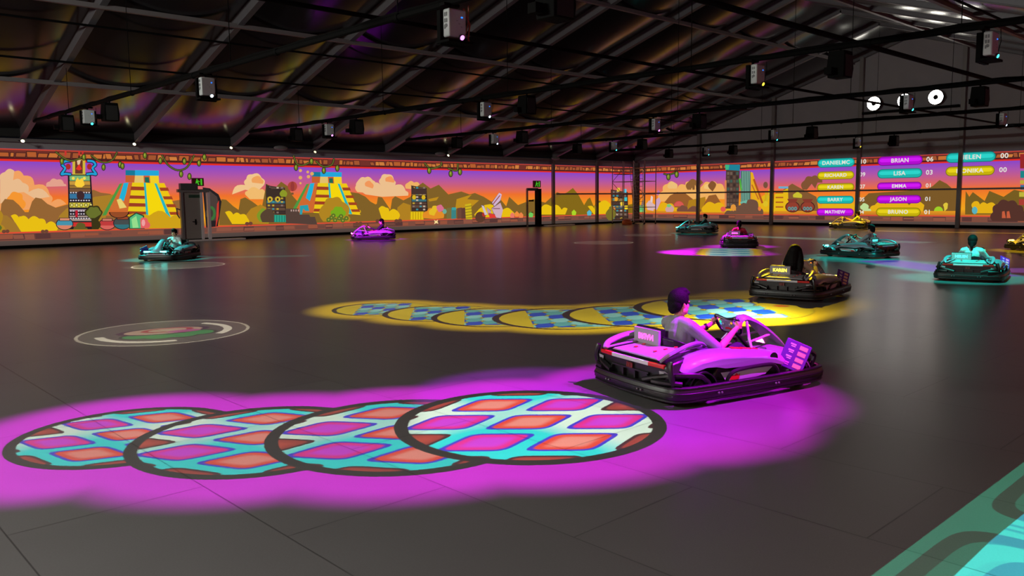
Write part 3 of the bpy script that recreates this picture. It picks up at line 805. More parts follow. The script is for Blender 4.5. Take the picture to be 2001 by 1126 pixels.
    for pts, c in (([(1040, 612), (1060, 618), (1090, 690), (1068, 695)], (206, 190, 200)), ([(1085, 630), (1120, 660), (1118, 690), (1095, 690)], (190, 150, 170)), ([(1130, 590), (1190, 505), (1212, 520), (1200, 570), (1150, 620)], (210, 180, 206)), ([(1128, 640), (1200, 590), (1222, 650), (1205, 720), (1160, 715)], (206, 170, 186)), ([(1100, 680), (1150, 690), (1165, 715), (1110, 722)], (226, 60, 50))):
        A.poly('crystal', (110, 80, 90), [(x + (3 if i % 2 else -4), y - 4 + 8 * (i > 1)) for i, (x, y) in enumerate(pts)], o3); A.poly('crystal', c, pts, o3)
    A.line('crystal', (150, 70, 80), [(1140, 600), (1195, 530)], 8, o3); A.line('crystal', (130, 80, 100), [(1140, 640), (1195, 640)], 7, o3)
    for o, x, y, c in ((o3, 1302, 690, (236, 120, 100)), (o3, 1340, 680, (240, 140, 60)), (o3, 1375, 690, (236, 130, 70)), (o4, 160, 685, (110, 200, 90)), (o4, 524, 668, (170, 214, 40)), (o4, 654, 670, (90, 180, 200))):
        A.poly('crystal', c, [(x - 16, y + 28), (x - 20, y), (x, y - 20), (x + 20, y + 2), (x + 14, y + 28)], o)
    totem(A, o4, 842, 486, 972, 738, 4, True, 21)
    for x, y, c in ((900, 480, (236, 196, 60)), (955, 490, (90, 190, 220)), (960, 560, (60, 190, 200)), (930, 600, (240, 200, 60)), (880, 560, (236, 160, 40)), (965, 630, (250, 214, 40)), (860, 640, (210, 130, 60))): A.rect('totem', c, x - 13, y - 16, x + 13, y + 16, o4)
    A.puffs('bush', (120, 110, 40), [(815, 738), (820, 640), (840, 620), (850, 740)], o4)
    for o, x in ((o1, 45), (o1, 375), (o2, 630), (o2, 1560), (o3, 175), (o3, 335)):
        A.ell('ledge_carving', (110, 66, 50), x - 14, 834 - (0 if o is o1 else 66 if o is o2 else 90), 18, 16, o, 8); A.ell('ledge_carving', (110, 66, 50), x + 16, 832 - (0 if o is o1 else 66 if o is o2 else 90), 18, 16, o, 8)
    # pots and fruit on the ledge
    pot(A, o1, 545, 770, 68, 46, (70, 146, 170), (216, 130, 100), (216, 140, 110))
    pot(A, o1, 905, 772, 66, 44, (190, 60, 60), (214, 100, 90), (200, 120, 100))
    pot(A, o1, 1035, 762, 74, 50, (70, 76, 76), (52, 112, 120), (150, 70, 40))
    A.ell('clay_pot', (40, 28, 26), 1005, 670, 86, 52, o1, 16, 0, PI); A.ell('clay_pot', (150, 76, 40), 1005, 672, 76, 44, o1, 14, 0, PI)
    A.puffs('clay_pot', (206, 110, 50), [(945, 655), (950, 600), (990, 570), (1060, 610), (1072, 655)], o1)
    A.poly('clay_pot', (232, 206, 110), [(985, 565), (1020, 555), (1050, 600), (1070, 630), (1010, 640)], o1)
    A.poly('crystal', (40, 60, 50), [(1090, 812), (1086, 712), (1150, 672), (1216, 698), (1222, 812)], o1)
    A.poly('crystal', (84, 186, 124), [(1098, 806), (1096, 718), (1150, 682), (1206, 704), (1212, 806)], o1); A.poly('crystal', (150, 220, 140), [(1110, 730), (1150, 700), (1170, 800), (1120, 804)], o1)
    A.puffs('crystal', (226, 96, 96), [(1188, 806), (1184, 740), (1215, 716), (1250, 750), (1256, 806)], o1); A.ell('crystal', (236, 160, 160), 1210, 760, 16, 30, o1, 8)
    A.puffs('bush', (58, 52, 24), [(720, 690), (735, 640), (790, 618), (850, 650), (860, 690), (830, 740), (830, 815), (775, 815), (770, 730)], o1)
    A.puffs('bush', (104, 112, 44), [(732, 690), (745, 650), (790, 630), (840, 655), (848, 690), (800, 720), (760, 720)], o1)
    A.puffs('bush', (96, 90, 40), [(620, 815), (640, 790), (690, 760), (720, 800), (740, 815)], o1)
    # vines over the frieze
    vine(A, o1, [(470, 160), (540, 215), (600, 235), (660, 220), (705, 195)], [(520, 240), (705, 205)])
    vine(A, o1, [(770, 190), (830, 235), (890, 250), (950, 225), (985, 165)], [(875, 290), (1015, 268), (1035, 280)])
    vine(A, o1, [(1370, 190), (1420, 270), (1500, 315), (1580, 290), (1640, 190)], [(1355, 235), (1530, 348), (1602, 368), (1225, 190), (1555, 235)])
    vine(A, o2, [(1010, 195), (1040, 265), (1100, 270), (1165, 235)], [(1030, 292), (1160, 240), (85, 240), (255, 205), (210, 255)])
    vine(A, o2, [(1200, 240), (1260, 285), (1330, 270), (1350, 220)], [(1265, 318), (1380, 298)])
    vine(A, o3, [(560, 255), (610, 300), (690, 280), (700, 250)], [(598, 318)])
    vine(A, o3, [(760, 300), (830, 318), (840, 260)], [(780, 345), (858, 330)])
    A.finish()

def mural_far():
    root = thing('projected_mural', 'cartoon jungle mural glowing along the end wall behind the scores', 'mural', (0, 0, 0))
    A = Art(1, root); S = 400 / 1732
    o4, o5, o6 = (1000, 260, S), (1300, 260, S), (1601, 260, S)
    b = MB(); b.add([(.3, -.02, .12), (WID - .3, -.02, .12), (WID - .3, -.02, 4.56), (.3, -.02, 4.56)], [(0, 3, 2, 1)])
    b.build('sky', mSKY, root, smooth=None)
    H1, H2 = (150, 92, 44), (122, 88, 40)
    A.puffs('cloud', (240, 176, 96), [(1250, 580), (1280, 490), (1320, 430), (1380, 420), (1400, 470), (1470, 440), (1500, 410), (1560, 480), (1600, 500), (1600, 580)], o4)
    A.puffs('cloud', (236, 190, 120), [(1330, 470), (1330, 430), (1380, 420), (1395, 470)], o4)
    A.puffs('cloud', (240, 176, 96), [(310, 560), (320, 440), (380, 420), (440, 430), (500, 470), (510, 560)], o5)
    A.puffs('cloud', (240, 196, 120), [(330, 470), (360, 430), (390, 480)], o5)
    A.poly('hill', H1, [(1240, 660), (1290, 590), (1340, 530), (1400, 500), (1470, 510), (1560, 580), (1640, 660)], o4)
    A.poly('hill', (176, 126, 30), [(1480, 655), (1500, 570), (1640, 540), (1640, 660)], o4)
    A.poly('hill', H1, [(330, 600), (370, 530), (430, 520), (500, 640), (330, 640)], o5)
    A.poly('hill', (130, 88, 50), [(1000, 480), (1075, 428), (1150, 470), (1280, 540), (1300, 660), (1000, 660)], o5)
    A.poly('hill', H2, [(320, 600), (420, 510), (560, 500), (900, 480), (960, 450), (1018, 398), (1080, 430), (1135, 480), (1170, 480), (1170, 660), (320, 660)], o6)
    A.poly('hill', (118, 92, 34), [(1235, 600), (1240, 490), (1270, 540), (1300, 500), (1400, 575), (1440, 490), (1560, 540), (1650, 480), (1740, 500), (1740, 690), (1235, 690)], o6)
    Y = (228, 176, 24)
    A.puffs('bush', Y, [(1240, 660), (1250, 615), (1320, 600), (1380, 630), (1420, 660)], o4)
    A.puffs('bush', Y, [(320, 670), (330, 615), (420, 600), (500, 620), (560, 640), (560, 670)], o5)
    A.puffs('bush', Y, [(760, 660), (800, 560), (900, 540), (920, 670)], o5)
    A.puffs('bush', Y, [(430, 660), (470, 610), (560, 600), (640, 590), (760, 610), (890, 610), (880, 660), (700, 670)], o6)
    A.puffs('bush', Y, [(1300, 640), (1310, 580), (1360, 605), (1420, 600), (1500, 620), (1490, 680), (1330, 680)], o6)
    A.puffs('bush', Y, [(30, 630), (30, 600), (130, 610), (290, 600), (290, 640)], o6)
    band_and_ledge(A, .3, WID - .3, 11)
    # tower, slide and rubble
    for x in range(3): A.rect('palm', (130, 86, 46), 1500 + x * 30, 420 + x * 14, 1520 + x * 30, 480, o4)
    A.puffs('palm', (140, 94, 50), [(1488, 480), (1500, 410), (1560, 400), (1620, 420), (1600, 440), (1570, 490), (1555, 440), (1510, 480)], o4)
    A.puffs('palm', (134, 84, 46), [(375, 470), (380, 420), (410, 410), (425, 460), (402, 495)], o5)
    A.ell('shrub', (206, 70, 70), 1415, 620, 44, 44, o4, 12, PI, 2 * PI); A.ell('shrub', (214, 90, 80), 118, 620, 40, 40, o5, 12, PI, 2 * PI)
    A.puffs('shrub', (206, 160, 160), [(1310, 668), (1320, 620), (1350, 610), (1365, 668)], o4); A.ell('shrub', (120, 200, 120), 1332, 615, 20, 14, o4, 8)
    A.puffs('rubble', (120, 76, 60), [(1400, 665), (1420, 630), (1470, 620), (1490, 650), (1590, 640), (1600, 668)], o4)
    for pts, c in (([(1170, 600), (1180, 530), (1196, 540), (1190, 610)], (226, 206, 200)), ([(1205, 640), (1225, 560), (1250, 545), (1262, 580), (1230, 650)], (206, 160, 190)), ([(1140, 600), (1165, 570), (1215, 610), (1200, 660), (1150, 650)], (216, 180, 180)), ([(1080, 668), (1072, 620), (1120, 600), (1135, 668)], (110, 200, 120)), ([(1090, 630), (1110, 560), (1130, 600)], (150, 120, 110)), ([(1225, 520), (1240, 480), (1256, 500), (1244, 530)], (180, 110, 170))): A.poly('crystal', c, pts, o4)
    A.poly('totem', (78, 58, 50), [(516, 300), (632, 310), (622, 640), (510, 640)], o5)
    rr = random.Random(5)
    for i in range(9):
        for k in range(4): A.rect('totem', rr.choice(((60, 46, 44), (96, 74, 62), (110, 92, 80), (66, 90, 80))), 524 + k * 26, 330 + i * 33, 544 + k * 26, 354 + i * 33, o5)
    A.poly('totem', (30, 130, 150), [(510, 268), (634, 268), (632, 320), (514, 312)], o5); A.poly('totem', (60, 180, 130), [(508, 270), (545, 270), (538, 310), (512, 312)], o5)
    A.poly('totem', (214, 130, 80), [(505, 400), (520, 400), (520, 625), (505, 625)], o5)
    A.poly('slide_tower', (70, 110, 100), [(640, 320), (722, 322), (722, 610), (640, 610)], o5)
    for i in range(5): A.line('slide_tower', (130, 180, 160), [(655 + i * 14, 325), (650 + i * 14, 605)], 6, o5)
    A.line('slide_tower', (80, 170, 60), [(632, 390), (645, 480)], 16, o5)
    A.poly('slide_tower', (230, 170, 30), [(722, 330), (742, 335), (760, 400), (830, 590), (730, 560)], o5)
    A.line('slide_tower', (176, 84, 30), [(752, 395), (822, 590)], 16, o5); A.line('slide_tower', (190, 100, 40), [(735, 440), (790, 560)], 10, o5)
    A.ell('balloon', (120, 80, 60), 850, 440, 20, 28, o5, 10)
    A.line('shrub', (206, 170, 30), [(855, 500), (850, 560), (835, 600)], 16, o5); A.line('shrub', (206, 180, 40), [(885, 480), (860, 580)], 14, o5); A.ell('shrub', (220, 190, 40), 850, 600, 22, 26, o5, 8)
    A.line('shrub', (110, 180, 160), [(640, 590), (690, 575), (660, 610)], 14, o5)
    A.puffs('rubble', (110, 78, 62), [(500, 690), (560, 660), (600, 660), (640, 610), (690, 600), (730, 560), (790, 630), (830, 690)], o5)
    A.ell('shrub', (226, 90, 80), 492, 645, 24, 24, o5, 8); A.ell('shrub', (226, 150, 60), 578, 632, 24, 30, o5, 8); A.ell('shrub', (234, 130, 60), 800, 640, 14, 20, o5, 8)
    A.poly('fort', (230, 184, 26), [(925, 520), (1040, 468), (1045, 660), (925, 660)], o5)
    for i in range(4): A.rect('fort', (176, 96, 34), 935, 500 + i * 40, 1000, 512 + i * 40, o5)
    A.rect('fort', (110, 170, 200), 960, 452, 1042, 470, o5)
    for x in (1078, 1206):
        A.ell('clay_pot', (74, 36, 34), x, 625, 62, 48, o5); A.ell('clay_pot', (146, 62, 46), x, 625, 54, 40, o5)
        A.poly('clay_pot', (130, 56, 44), [(x - 45, 558), (x + 45, 558), (x + 28, 590), (x - 28, 590)], o5)
        for k in (-26, 0, 26): A.ell('clay_pot', (90, 150, 150), x + k, 640, 13, 17, o5, 8); A.ell('clay_pot', (120, 60, 50), x + k, 640, 5, 8, o5, 6)
    A.puffs('shrub', (200, 190, 50), [(1085, 545), (1100, 510), (1140, 510), (1155, 550)], o5)
    A.puffs('palm', (128, 82, 52), [(1165, 480), (1180, 400), (1240, 370), (1300, 380), (1330, 420), (1290, 420), (1270, 470), (1240, 430), (1200, 480)], o5)
    A.puffs('crystal', (190, 220, 150), [(350, 640), (360, 610), (400, 600), (415, 640), (440, 660), (380, 660)], o6)
    A.ell('shrub', (160, 206, 40), 1010, 660, 38, 38, o6, 12, PI, 2 * PI); A.puffs('shrub', (222, 196, 60), [(1055, 625), (1060, 595), (1090, 600), (1085, 640), (1060, 665)], o6)
    A.ell('crystal', (90, 176, 190), 1316, 655, 24, 32, o6, 12)
    A.puffs('rubble', (84, 50, 42), [(1465, 745), (1470, 670), (1510, 600), (1600, 578), (1680, 610), (1730, 660), (1735, 745)], o6)
    for x in (1560, 1600): A.poly('rubble', (196, 92, 60), [(x - 14, 720), (x - 12, 665), (x + 8, 660), (x + 20, 720)], o6)
    A.rect('totem', (150, 40, 40), 1700, 178, 1760, 300, o6); A.rect('totem', (30, 130, 130), 1702, 320, 1760, 380, o6); A.rect('totem', (190, 170, 60), 1700, 400, 1760, 430, o6); A.rect('totem', (60, 110, 150), 1702, 440, 1760, 480, o6)
    A.rect('totem', (190, 180, 60), 1692, 500, 1760, 540, o6); A.rect('totem', (170, 60, 50), 1690, 560, 1760, 610, o6)
    vine(A, o4, [(1290, 345), (1330, 352), (1400, 330)], [(1328, 372), (1398, 350)])
    A.finish()

def scoreboard():
    root = thing('scoreboard', 'projected race scores in three columns of name pills on the end wall', 'scoreboard', (0, 0, 0))
    TE, YE, PU = (30, 178, 170), (196, 176, 14), (176, 14, 206)
    o6 = (1601, 260, 400 / 1732)
    rows = [('DANIELMC', '10', TE, -10, 305, 213, 292, 375), ('RICHARD', '09', YE, -12, 300, 322, 395, 370), ('KAREN', '07', YE, -14, 300, 424, 494, 368), ('BARRY', '05', TE, -16, 297, 530, 600, 365), ('MATHEW', '04', PU, -18, 296, 636, 702, 360),
            ('BRIAN', '06', PU, 500, 880, 192, 275, 940), ('LISA', '03', TE, 496, 876, 300, 384, 936), ('EMMA', '01', PU, 494, 870, 414, 485, 930), ('JASON', '01', PU, 490, 866, 524, 598, 925), ('BRUNO', '01', YE, 484, 862, 630, 708, 920),
            ('HELEN', '00', TE, 1076, 1498, 160, 250, 1570), ('MONIKA', '00', YE, 1072, 1488, 278, 364, 1558)]
    for i, (nm, sc, c, x0, x1, y0, y1, sx) in enumerate(rows):
        def P(X, Y): v = on_plane(o6[0] + X * o6[2], o6[1] + Y * o6[2], 1, 0); return v.x, v.z
        ym = (y0 + y1) / 2
        a0 = P(x0, ym)[0]; a1 = P(x1, ym)[0]; zc = P((x0 + x1) / 2, ym)[1]; h = (P((x0 + x1) / 2, y0)[1] - P((x0 + x1) / 2, y1)[1]) / 2 * .95
        pill = MB(); mm = emit('pill_%d_%d' % (i % 7, c[0]), c, 1.0, False)
        def capsule(k, d, dz=0, hh=1.0):
            pts = []
            for q in range(9): t = PI / 2 + PI * q / 8; pts.append((a0 + h + h * k * math.cos(t), -d, zc + dz + h * k * hh * math.sin(t)))
            for q in range(9): t = -PI / 2 + PI * q / 8; pts.append((a1 - h + h * k * math.cos(t), -d, zc + dz + h * k * hh * math.sin(t)))
            return pts
        g = capsule(1.0, -.0+.085)
        pill.add(g, [tuple(range(18))], emit('pd_%d_%d' % (c[0], c[1]), tuple(int(v * .62) for v in c), 1.0, False))
        pill.add(capsule(.86, .087), [tuple(range(18))], emit('pm_%d_%d' % (c[0], c[1]), c, 1.0, False))
        pill.add(capsule(.62, .089, h * .14, .62), [tuple(range(18))], emit('pl_%d_%d' % (c[0], c[1]), tuple(min(255, int(v * 1.12 + 12)) for v in c), 1.0, False))
        po = pill.build('name_pill', parent=root, smooth=None)
        white = emit('score_white', (226, 224, 214), 1.0, False)
        for s, x, nmn, sz in ((nm, (a0 + a1) / 2, 'name_lettering', h * 1.25), (sc, P(sx, ym)[0], 'score_digits', h * 1.35)):
            t = text_mesh(nmn, s, sz, white, None, .002, sz * .02, 1.08)
            t.rotation_euler = (PI / 2, 0, 0); t.location = (x, -.092, zc); t.parent = po
    return root

def fill_mural(name, label, place):
    # glowing pictures added on unseen walls as fill: same sky, hills and stone courses
    root = thing('projected_mural', label, 'mural', (0, 0, 0))
    for part, m, z0, z1, k in (('sky', mSKY, .12, 4.56, 0), ('stone_frieze', emit('112_48_40', (112, 48, 40), SCR, False), 4.02, 4.56, 1), ('stone_ledge', emit('126_76_62', (126, 76, 62), SCR, False), .36, .70, 1)):
        d = .02 + .004 * k; b = MB()
        vs = [(WID - d, Y0 + .3, z0), (WID - d, -.3, z0), (WID - d, -.3, z1), (WID - d, Y0 + .3, z1)] if place == 'right' else [(.3, Y0 + d, z0), (WID - .3, Y0 + d, z0), (WID - .3, Y0 + d, z1), (.3, Y0 + d, z1)]
        b.add(vs, [(0, 1, 2, 3)]); b.build(part, m, root, smooth=None)
    b = MB(); rr = random.Random(8); n = 60
    L = (-.3 - Y0 - .3) if place == 'right' else WID - .6
    top = [(L * i / n, 1.1 + .8 * abs(math.sin(i * .7)) + rr.uniform(0, .3)) for i in range(n + 1)]
    for (a0, h0), (a1, h1) in zip(top, top[1:]):
        vs = [(WID - .022, Y0 + .3 + a0, .7), (WID - .022, Y0 + .3 + a1, .7), (WID - .022, Y0 + .3 + a1, h1), (WID - .022, Y0 + .3 + a0, h0)] if place == 'right' else [(.3 + a0, Y0 + .022, .7), (.3 + a1, Y0 + .022, .7), (.3 + a1, Y0 + .022, h1), (.3 + a0, Y0 + .022, h0)]
        b.add(vs, [(0, 1, 2, 3)])
    b.build('hill', emit('148_100_52', (148, 100, 52), SCR, False), root, smooth=None)

mural_left(); mural_far(); scoreboard()
fill_mural('right', 'sunset mural added as unseen fill light along the right wall beside the camera', 'right')
fill_mural('near', 'sunset mural added as unseen fill light on the end wall behind the camera', 'near')
# ------------------------------------------------------------------ trusses with the projectors that throw the floor pictures
mWHT = mat('white plastic casing', (172, 176, 178), .45)
mGREY = mat('grey plastic', (90, 92, 96), .5)
TRUSS_Z = 5.68
def truss(y, label):
    # a dark pipe with cables strapped to it, hung from the rafters
    t = thing('lighting_bar', label, 'lighting bar', (0, y, TRUSS_Z), 0, 'black bars under the rafters')
    x0, x1 = 2.3, WID - 2.3
    MB().tube([(x0, 0, -.04), (x1, 0, -.04)], .062, 10).build('pipe', mBLK, t)
    rr = random.Random(int(-y)); pts = []
    n = 60
    for i in range(n + 1): pts.append((x0 + (x1 - x0) * i / n, .04 + rr.uniform(-.02, .02), .05 + rr.uniform(-.03, .015)))
    MB().tube(pts, .04, 6).build('cable_bundle', mBLK, t)
    for u in (7.5, 14.5, 22.05, 29.6, 36.6):
        MB().tube([(u, 0, .0), (u, 0, roof_z(u) - TRUSS_Z - .02)], .012, 4).build('hanger_rope', mBLK, t)
    for k in range(8): MB().lathe([(.075, -.05), (.085, -.03), (.085, .03), (.075, .05)], 10, M=Matrix.Translation((4.6 + 5 * k, 0, -.04)) @ Matrix.Rotation(PI / 2, 4, 'Y')).build('clamp', mBLK, t)
    return t
ROWS = {-45: 'nearest bar', -35: 'second nearest bar', -25: 'third nearest bar', -15: 'fourth nearest bar', -5: 'farthest bar'}
for y, s in ROWS.items(): truss(y, 'black lighting bar crossing the hall under the rafters, the ' + s)

LENS = {}
def projector(u, y, c, label, cable=False):
    t = thing('projector', label, 'projector', (u, y, 5.22), 0, 'white projectors under the bars')
    b = MB(); b.box((0, 0, .02), (.19, .40, .50)); b.build('casing', mWHT, t, smooth=40, bevel=.03, bseg=3)
    g = MB()
    for i in range(5): g.box((-.035 + (i % 2) * .05, -.203, .17 - (i // 2) * .11), (.03, .008, .07), mGREY)
    g.lathe([(.035, 0), (.035, .006)], 14, mGREY, Matrix.Translation((0, -.20, -.03)) @ Matrix.Rotation(PI / 2, 4, 'X'))
    for i in range(3): g.box((.0975, -.02 + .05 * i, .06 - .05 * i), (.006, .035, .007), mGREY)
    g.build('vent', mGREY, t, smooth=None)
    l = MB(); l.lathe([(.03, 0), (.055, .01), (.055, .04), (.042, .055)], 16, M=Matrix.Translation((.08, .07, -.215)) @ Matrix.Rotation(R_(115), 4, 'Y')); l.build('lens_ring', mGREY, t)
    l = MB(); l.ball((0, 0, 0), (.046, .046, .02), M=Matrix.Translation((.128, .07, -.236)) @ Matrix.Rotation(R_(115), 4, 'Y'))
    l.build('lens', emit('lens_%d_%d_%d' % c, c, 3.5, False), t)
    l = MB(); l.box((.098, .09, .13), (.012, .035, .02)); l.build('status_light', emit('blue_led', (20, 110, 255), 2.5, False), t, smooth=None)
    k = MB(); k.box((-.16, .03, -.05), (.10, .56, .62)); k.box((-.02, .02, -.31), (.36, .58, .05)); k.box((-.16, .28, -.1), (.28, .04, .45))
    k.build('cradle', mBLK, t, smooth=None, bevel=.008)
    h = MB(); h.tube([(-.16, .02, .2), (-.16, .02, .40)], .03, 6); h.box((-.16, .02, .38), (.14, .36, .05)); h.build('hanger', mBLK, t, smooth=None)
    w_ = MB(); w_.tube([(.11, .24, .36), (.13, .22, .1), (.09, .20, -.12), (.1, .1, -.26)], .008, 5)
    if cable: w_.tube([(-.1, .3, .35), (.0, .36, .05), (.02, .30, -.2), (.02, .33, -.3)], .018, 6, mat('copper cable', (150, 70, 50), .5))
    w_.build('cable', mBLK, t)
    return t
def dark_box(u, y, label):
    t = thing('speaker', label, 'speaker', (u, y, 5.23), 0, 'black speakers under the bars')
    b = MB(); b.loft([[(-.2, -.24, -.33), (.2, -.24, -.33), (.2, .24, -.33), (-.2, .24, -.33)], [(-.22, -.26, -.1), (.22, -.26, -.1), (.22, .26, -.1), (-.22, .26, -.1)], [(-.2, -.22, .3), (.2, -.22, .3), (.2, .22, .3), (-.2, .22, .3)]])
    b.build('cabinet', mat('black speaker cabinet', (4, 4, 4), .8, spec=.1), t, smooth=None, bevel=.015)
    b = MB(); b.box((.216, 0, -.05), (.012, .38, .5)); b.build('grille', mat('black speaker grille', (16, 16, 17), .8, bump=.4, bscale=160), t, smooth=None)
    b = MB(); b.box((-.1, -.36, -.18), (.18, .16, .16)); b.tube([(-.1, -.3, -.2), (-.1, -.2, -.2)], .02, 6); b.build('bracket', mBLK, t, smooth=None)
    b = MB(); b.tube([(0, 0, .28), (0, 0, .37)], .03, 6); b.build('hanger', mBLK, t, smooth=None)
    return t
ORD = ['white one nearest left wall', 'second white one from left wall', 'third white one from left wall', 'fourth white one from left wall']
ORDB = ['black one nearest left wall', 'second black one from left wall', 'third black one from left wall', 'fourth black one from left wall']
MG, CYA, YL, WH = (235, 120, 235), (60, 225, 225), (235, 205, 50), (200, 215, 235)
WHITE = {-45: [(9.9, CYA), (20.5, WH), (31.36, MG)], -35: [(10.2, MG), (20.9, WH), (31.68, YL), (37.2, CYA)], -25: [(10.3, WH), (20.9, MG), (31.65, CYA)], -15: [(10.23, CYA), (21.03, CYA), (31.71, WH)], -5: [(10.3, CYA), (21.0, YL)]}
BLACK = {-45: [7.08, 12.3, 33.9], -35: [7.2, 12.45, 23.0, 33.9], -25: [7.12, 12.4, 23.15, 33.9], -15: [7.16, 12.4, 23.1], -5: [7.1, 12.4, 23.13]}
for y, L in WHITE.items():
    for i, (u, c) in enumerate(L): projector(u, y, c, 'white projector on the %s, %s' % (ROWS[y], ORD[i]), cable=(y == -45 and i == 2))
for y, L in BLACK.items():
    for i, u in enumerate(L): dark_box(u, y, 'black speaker on the %s, %s' % (ROWS[y], ORDB[i]))

# pictures: most leave a built lens; some beams on the right have no projector
PZ = 4.85
def many(*fs):
    def p(nt, fx, fy, col):
        for f in fs: f(nt, fx, fy, col)
    return p
def P_(*a, **k): return lambda nt, fx, fy, col: pool(nt, fx, fy, col, *a, **k)
def S_(*a, **k): return lambda nt, fx, fy, col: seg_band(nt, fx, fy, col, *a, **k)
def D_(*a, **k): return lambda nt, fx, fy, col: ring_disc(nt, fx, fy, col, *a, **k)
MAG, CYN, YEL = (200, 12, 214), (5, 106, 96), (170, 132, 8)
projector_lamp(40.5, -46.8, PZ, trail_magenta)
projector_lamp(40.2, -45.6, PZ, overlap_magenta)
projector_lamp(31.5, -45.0, PZ, emblem_disc)
projector_lamp(31.82, -35.0, PZ, trail_yellow)
projector_lamp(42.0, -45.0, PZ, start_zone, ambient=1)
projector_lamp(42.0, -55.0, PZ, start_zone_bright, ambient=1)
projector_lamp(37.35, -35.0, PZ, trail_cyan)
projector_lamp(31.8, -25.0, PZ, P_(31.1, -27.5, 1.9, CYN, .6))
projector_lamp(21.05, -25.0, PZ, many(D_(18.57, -25.77, 1.35, .8), dash_disc, P_(25.0, -24.7, 1.7, MAG, .7)))
projector_lamp(21.1, -15.0, PZ, many(S_(21.0, -16.8, 29.6, -17.6, 1.0, (88, 122, 104), .5, .8, (60, 96, 90), 2.5), D_(15.5, -18.5, 1.3, .6)))
projector_lamp(10.4, -15.0, PZ, P_(16.5, -15.0, 1.8, CYN, .6))
projector_lamp(21.15, -5.0, PZ, many(P_(20.5, -4.4, 1.7, YEL, .6), S_(22.6, -7.0, 36.0, -5.6, .55, (160, 120, 20), .4, 1, (170, 130, 60), 2)))
projector_lamp(10.35, -35.0, PZ, many(P_(6.9, -30.4, 1.8, (140, 8, 176), .7), S_(8.6, -29.0, 11.5, -27.2, .35, (130, 60, 70), .3, .6), D_(5.5, -19.0, 1.2, .7)))
projector_lamp(10.05, -45.0, PZ, many(D_(16.36, -44.45, 1.42, .8, c=(120, 120, 95)), P_(12.9, -43.5, 1.75, (10, 150, 140), .6), S_(13.2, -42.6, 15.4, -39.5, .7, (30, 80, 66), .5, .8)))
projector_lamp(37.3, -25.0, PZ, P_(34.9, -20.7, 1.9, YEL, .6))

# three round floodlights high on the end wall; three unseen fill lamps added opposite
mRING = emit('floodlight_ring', (255, 250, 236), 24.0)
FILL = 950.0
for i, (u, yy, z, s) in enumerate(((19.9, -.42, 7.98, 'on the dark end wall, left one, below the crossing cable'), (21.84, -.42, 7.98, 'on the dark end wall, middle one, half behind a hanging projector'), (23.7, -.42, 8.03, 'on the dark end wall, right one, fully round'),
                             (19.9, Y0 + .42, 8.1, 'behind the camera, added unseen as fill, nearest the left wall'), (21.84, Y0 + .42, 8.1, 'behind the camera, added unseen as fill, middle one'), (23.7, Y0 + .42, 8.1, 'behind the camera, added unseen as fill, nearest the right wall'))):
    t = thing('ring_floodlight', 'round white floodlight high ' + s, 'floodlight', (u, yy, z), 0 if i < 3 else PI, 'round floodlights on the end walls')
    if i > 2:
        ld = bpy.data.lights.new('fill_beam', 'AREA'); ld.shape = 'DISK'; ld.size = .9; ld.energy = FILL; ld.color = (.96, 1.0, .88)
        lo = bpy.data.objects.new('fill_beam', ld); COL.objects.link(lo); lo.location = (u, yy + .12, z); lo.rotation_euler = (PI / 2 - .06, 0, 0)
    M = Matrix.Rotation(PI / 2, 4, 'X')
    b = MB()
    prof = [(.15, .02), (.17, .045), (.28, .06), (.40, .045), (.43, .02)]
    b.lathe(prof, 32, M=M, caps=False); b.build('glowing_ring', mRING, t)
    b = MB(); b.lathe([(.45, -.14), (.47, .0), (.44, .02), (.10, .02), (.10, .075), (.13, .075), (.13, .02), (.12, -.1)], 32, M=M, caps=False); b.build('housing', mBLK, t)
    b = MB(); b.box((.05, -.05, -.04), (.20, .05, .12)); b.build('hub', mBLK, t, smooth=None)
    b = MB(); b.tube([(-.53, .05, 0), (-.4, .18, -.1), (.4, .18, -.1), (.53, .05, 0)], .02, 6); b.tube([(0, .1, -.1), (0, .34, -.1)], .04, 6); b.build('bracket', mBLK, t)
# unseen lamp added behind the camera to brighten the near floor
t = thing('fill_lamp', 'flat fill lamp added unseen behind the camera for the near floor', 'lamp', (39.0, -59.8, 5.5))
MB().box((0, 0, .06), (1.5, .5, .10)).build('lamp_housing', mBLK, t, smooth=None, bevel=.01)
MB().box((0, 0, .0), (1.4, .42, .02)).build('lamp_panel', emit('fill_panel', (255, 250, 232), 4.0, False), t, smooth=None)
for u in (-.6, .6): MB().tube([(u, 0, .1), (u, 0, roof_z(39.0 + u) - 5.3)], .01, 4).build('hanger_rope', mBLK, t)
ld = bpy.data.lights.new('near_fill_beam', 'AREA'); ld.shape = 'RECTANGLE'; ld.size = 1.4; ld.size_y = .42; ld.energy = 1150; ld.color = (1.0, .97, .88)
lo = bpy.data.objects.new('near_fill_beam', ld); COL.objects.link(lo); lo.location = (39.0, -59.8, 5.47)
tag(MB().box((22.0, -.2, 7.42), (6.0, .16, .16)).build('support_bar', mBLK, smooth=None, bevel=.01), 'dark bar on the end wall under the round floodlights', 'bar')

for u, r, s in ((33.5, .07, 'thick one right of the ridge'), (27.9, .05, 'thin one right of the ridge')):
    tag(MB().tube([(u, Y0 + 1.5, 6.0), (u, -1.0, 6.0)], r, 8).build('cable_run', mBLK), 'black cable run lying across the lighting bars, ' + s, 'cable')
